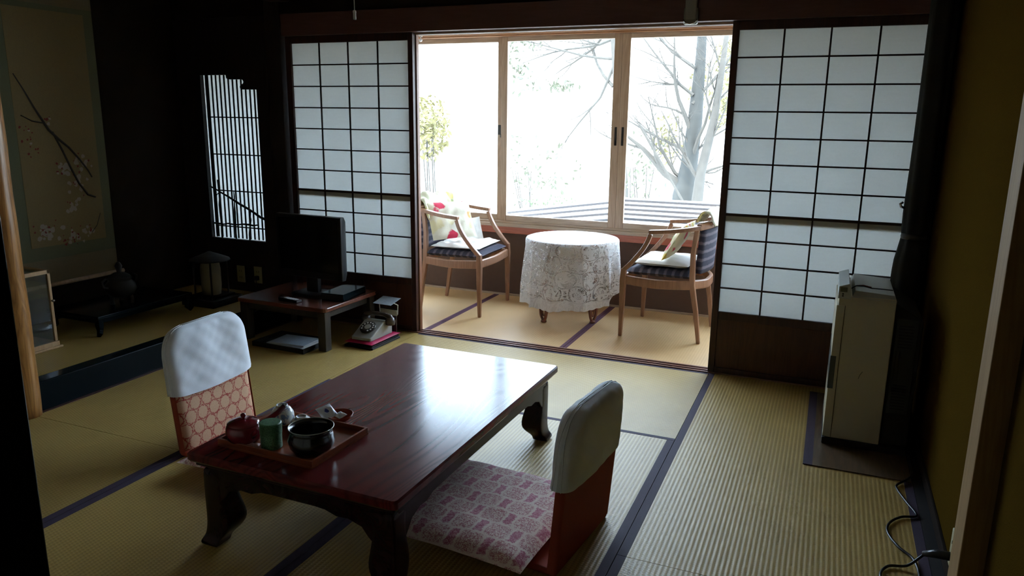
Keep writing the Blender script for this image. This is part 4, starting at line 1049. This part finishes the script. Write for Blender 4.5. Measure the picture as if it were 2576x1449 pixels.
def leaves(mb, c, rad, n, size, rg):
    for _ in range(n):
        d = Vector((rg.gauss(0, 1), rg.gauss(0, 1), rg.gauss(0, 1))); d = d.normalized()*rg.random()**.5
        p = Vector(c)+Vector((d.x*rad[0], d.y*rad[1], d.z*rad[2])); a = Vector((rg.gauss(0, 1), rg.gauss(0, 1), rg.gauss(0, 1))).normalized(); b = a.orthogonal().normalized()
        s1 = size*rg.uniform(.6, 1.3); o = len(mb.v)
        mb.v += [tuple(p-a*s1), tuple(p-b*s1*.4), tuple(p+a*s1), tuple(p+b*s1*.4)]; mb.f.append((o, o+1, o+2, o+3))
def grow(mb, p, d, r, L, depth, rg, spread=.5):
    pts, rs_ = [Vector(p)], [r]; dd = Vector(d).normalized(); n = 6
    for i in range(n):
        dd = (dd+Vector((rg.gauss(0, .16), rg.gauss(0, .12), rg.gauss(0, .12)+.04))).normalized()
        pts.append(pts[-1]+dd*L/n); rs_.append(r*(1-.80*(i+1)/n))
    mb.tube(pts, rs_, 6 if depth > 1 else 4)
    if depth:
        for _ in range(4 if depth > 1 else 5):
            i = rg.randint(1, n-1); nd = (dd+Vector((rg.gauss(0, spread), rg.gauss(0, spread*.6), rg.gauss(0, spread)*.7))).normalized()
            grow(mb, pts[i], nd, rs_[i]*.6, L*.58, depth-1, rg, spread)
# screen-measured trunk points at y = 5
t = thing('bare_tree', 'thick-trunked bare tree seen through the right window pane', 'tree', (.74, 5.0, -1.0)); rg = random.Random(5)
k = MB(); k.tube([(0, 0, -2.2), (.0, 0, .8), (-.02, 0, 1.45), (.02, .02, 1.80), (.05, .05, 2.30), (.06, .1, 3.0), (.06, .1, 4.2)], [.20, .155, .13, .10, .085, .06, .03], 12)
link('trunk', k, 'bark', t, smooth=True)
k = MB()
for z, d_, r_ in ((1.45, (-.45, .0, .8), .060), (1.60, (-.8, .0, .5), .026), (1.75, (.2, -.2, .8), .030), (2.2, (-.3, .1, .8), .030), (2.5, (.5, 0, .6), .022), (2.9, (-.6, .1, .5), .022), (3.3, (.3, 0, .8), .018), (1.95, (-.7, -.1, .45), .020), (2.6, (-.8, 0, .6), .022), (1.85, (.5, .1, .6), .016)):
    grow(k, (.02, 0, z), d_, r_, 1.15, 3, rg, .6)
link('branches', k, 'bark_light', t)
k = MB()
for c_, n_ in (((.34, .6, 3.1), 420), ((.30, .7, 2.5), 380), ((-.32, .4, 2.1), 200), ((.58, .6, 1.5), 420), ((.52, .5, 1.1), 260), ((.0, .7, 2.8), 150)): leaves(k, c_, (.20, .3, .35), n_, .035, rg)
link('leaves', k, 'leaf_yellow', t)
t = thing('slender_tree', 'slimmer forked tree just right of the thick trunk outside', 'tree', (.93, 4.7, -1.0))
k = MB(); k.tube([(0, 0, -2.2), (.0, 0, 1.4), (.02, 0, 1.75), (.12, 0, 2.3), (.16, 0, 2.7), (.22, .0, 3.6)], [.09, .065, .055, .045, .035, .02], 10)
link('trunk', k, 'bark_light', t, smooth=True)
k = MB()
for z, d_, r_ in ((1.65, (-.5, .1, .6), .026), (2.0, (.2, 0, .8), .014), (2.3, (-.2, 0, .9), .014), (2.5, (.5, .1, .6), .012), (2.8, (-.3, .1, .8), .012)):
    grow(k, (.03+(z-1.75)*.14, 0, z), d_, r_, .9, 3, rg, .55)
link('branches', k, 'bark_light', t)
t = thing('leaning_pole', 'thin pale pole leaning behind the roof left of the thick trunk', 'pole', (.82, 4.5, .42))
link('shaft', MB().tube([(0, 0, -.8), (0, 0, .0), (-.55, .0, .85)], .014, 8), 'bark_light', t)
t = thing('twiggy_tree', 'fine bare twigs reaching in at the top of the middle window pane', 'tree', (-1.50, 7.5, -3.2))
k = MB(); k.tube([(.95, 0, 0), (.85, 0, 3.5), (.55, 0, 6.2), (.4, 0, 8.2)], [.11, .08, .05, .02], 8); link('trunk', k, 'bark_light', t)
k = MB()
for z, d_ in ((5.7, (-.8, 0, -.15)), (5.4, (-.9, .1, .1)), (5.9, (-.7, .1, -.5)), (5.3, (-.2, 0, -.6)), (6.2, (-.9, 0, -.3)), (5.0, (-.6, .1, .3))): grow(k, (.62, 0, z), d_, .026, 1.5, 3, rg, .45)
link('branches', k, 'bark_light', t)
k = MB(); leaves(k, (-.85, 0, 5.75), (.45, .3, .25), 160, .05, rg); leaves(k, (-.95, 0, 5.2), (.25, .2, .35), 90, .05, rg); leaves(k, (-.3, 0, 5.0), (.5, .2, .12), 90, .05, rg); link('leaves', k, 'leaf_pale', t)
for i, (x, y, z0, c_, n_, sz, mt, lb) in enumerate((
    (-2.22, 4.2, -3.2, (.22, .35, .42, 4.40), 900, .040, 'leaf_yellow', 'leafy yellow-green shrub at the left edge of the left window pane'),
    (-1.75, 6.5, -3.2, (.75, .5, .60, 3.75), 300, .045, 'leaf_pale', 'thin pale green shrub behind the leafy one outside the left pane'),
    (-1.0, 5.4, -3.2, (.45, .3, .12, 3.42), 150, .030, 'leaf_green', 'low green bush top just above the left window sill'),
    (.02, 6.0, -3.2, (.35, .4, .75, 3.9), 200, .040, 'leaf_pale', 'pale wispy shrub outside at the left of the middle pane'))):
    t = thing('shrub', lb, 'shrub', (x, y, z0))
    k = MB()
    for j in range(5): k.tube([(rg.uniform(-.1, .1), 0, -.0), (rg.uniform(-.15, .15), 0, c_[3]*.5), (rg.uniform(-c_[0], c_[0])*.6, 0, c_[3])], [.02, .015, .006], 5)
    link('stems', k, 'bark_light', t)
    k = MB(); leaves(k, (0, 0, c_[3]), c_[:3], n_, sz, rg); link('foliage', k, mt, t)

# repeats share a group phrase
for o in S.objects:
    if o.parent or 'label' not in o: continue
    n_ = o.name.split('.')[0]
    g_ = {'floor_chair': 'floor chairs at the low table', 'headrest_cover': 'white covers on the floor chairs', 'floor_cushion': 'damask cushions on the floor chairs',
          'armchair': 'armchairs on the veranda', 'seat_quilt': 'quilt pads on the armchairs', 'back_cushion': 'flowered cushions on the armchairs', 'throw_blanket': 'floral throws on the armchairs',
          'teacup': 'teacups turned upside down on the tray', 'saucer': 'wooden saucers on the tray', 'sweet_packet': 'sweet wrappers by the red bowl', 'booklet': 'papers in the black tray',
          'shrub': 'shrubs outside the window', 'wall_socket': 'ivory wall sockets'}.get(n_)
    if n_ == 'tatami_mat': g_ = 'straw mats on the veranda floor' if 'veranda' in o['label'] else 'straw mats on the room floor'
    if g_: o['group'] = g_
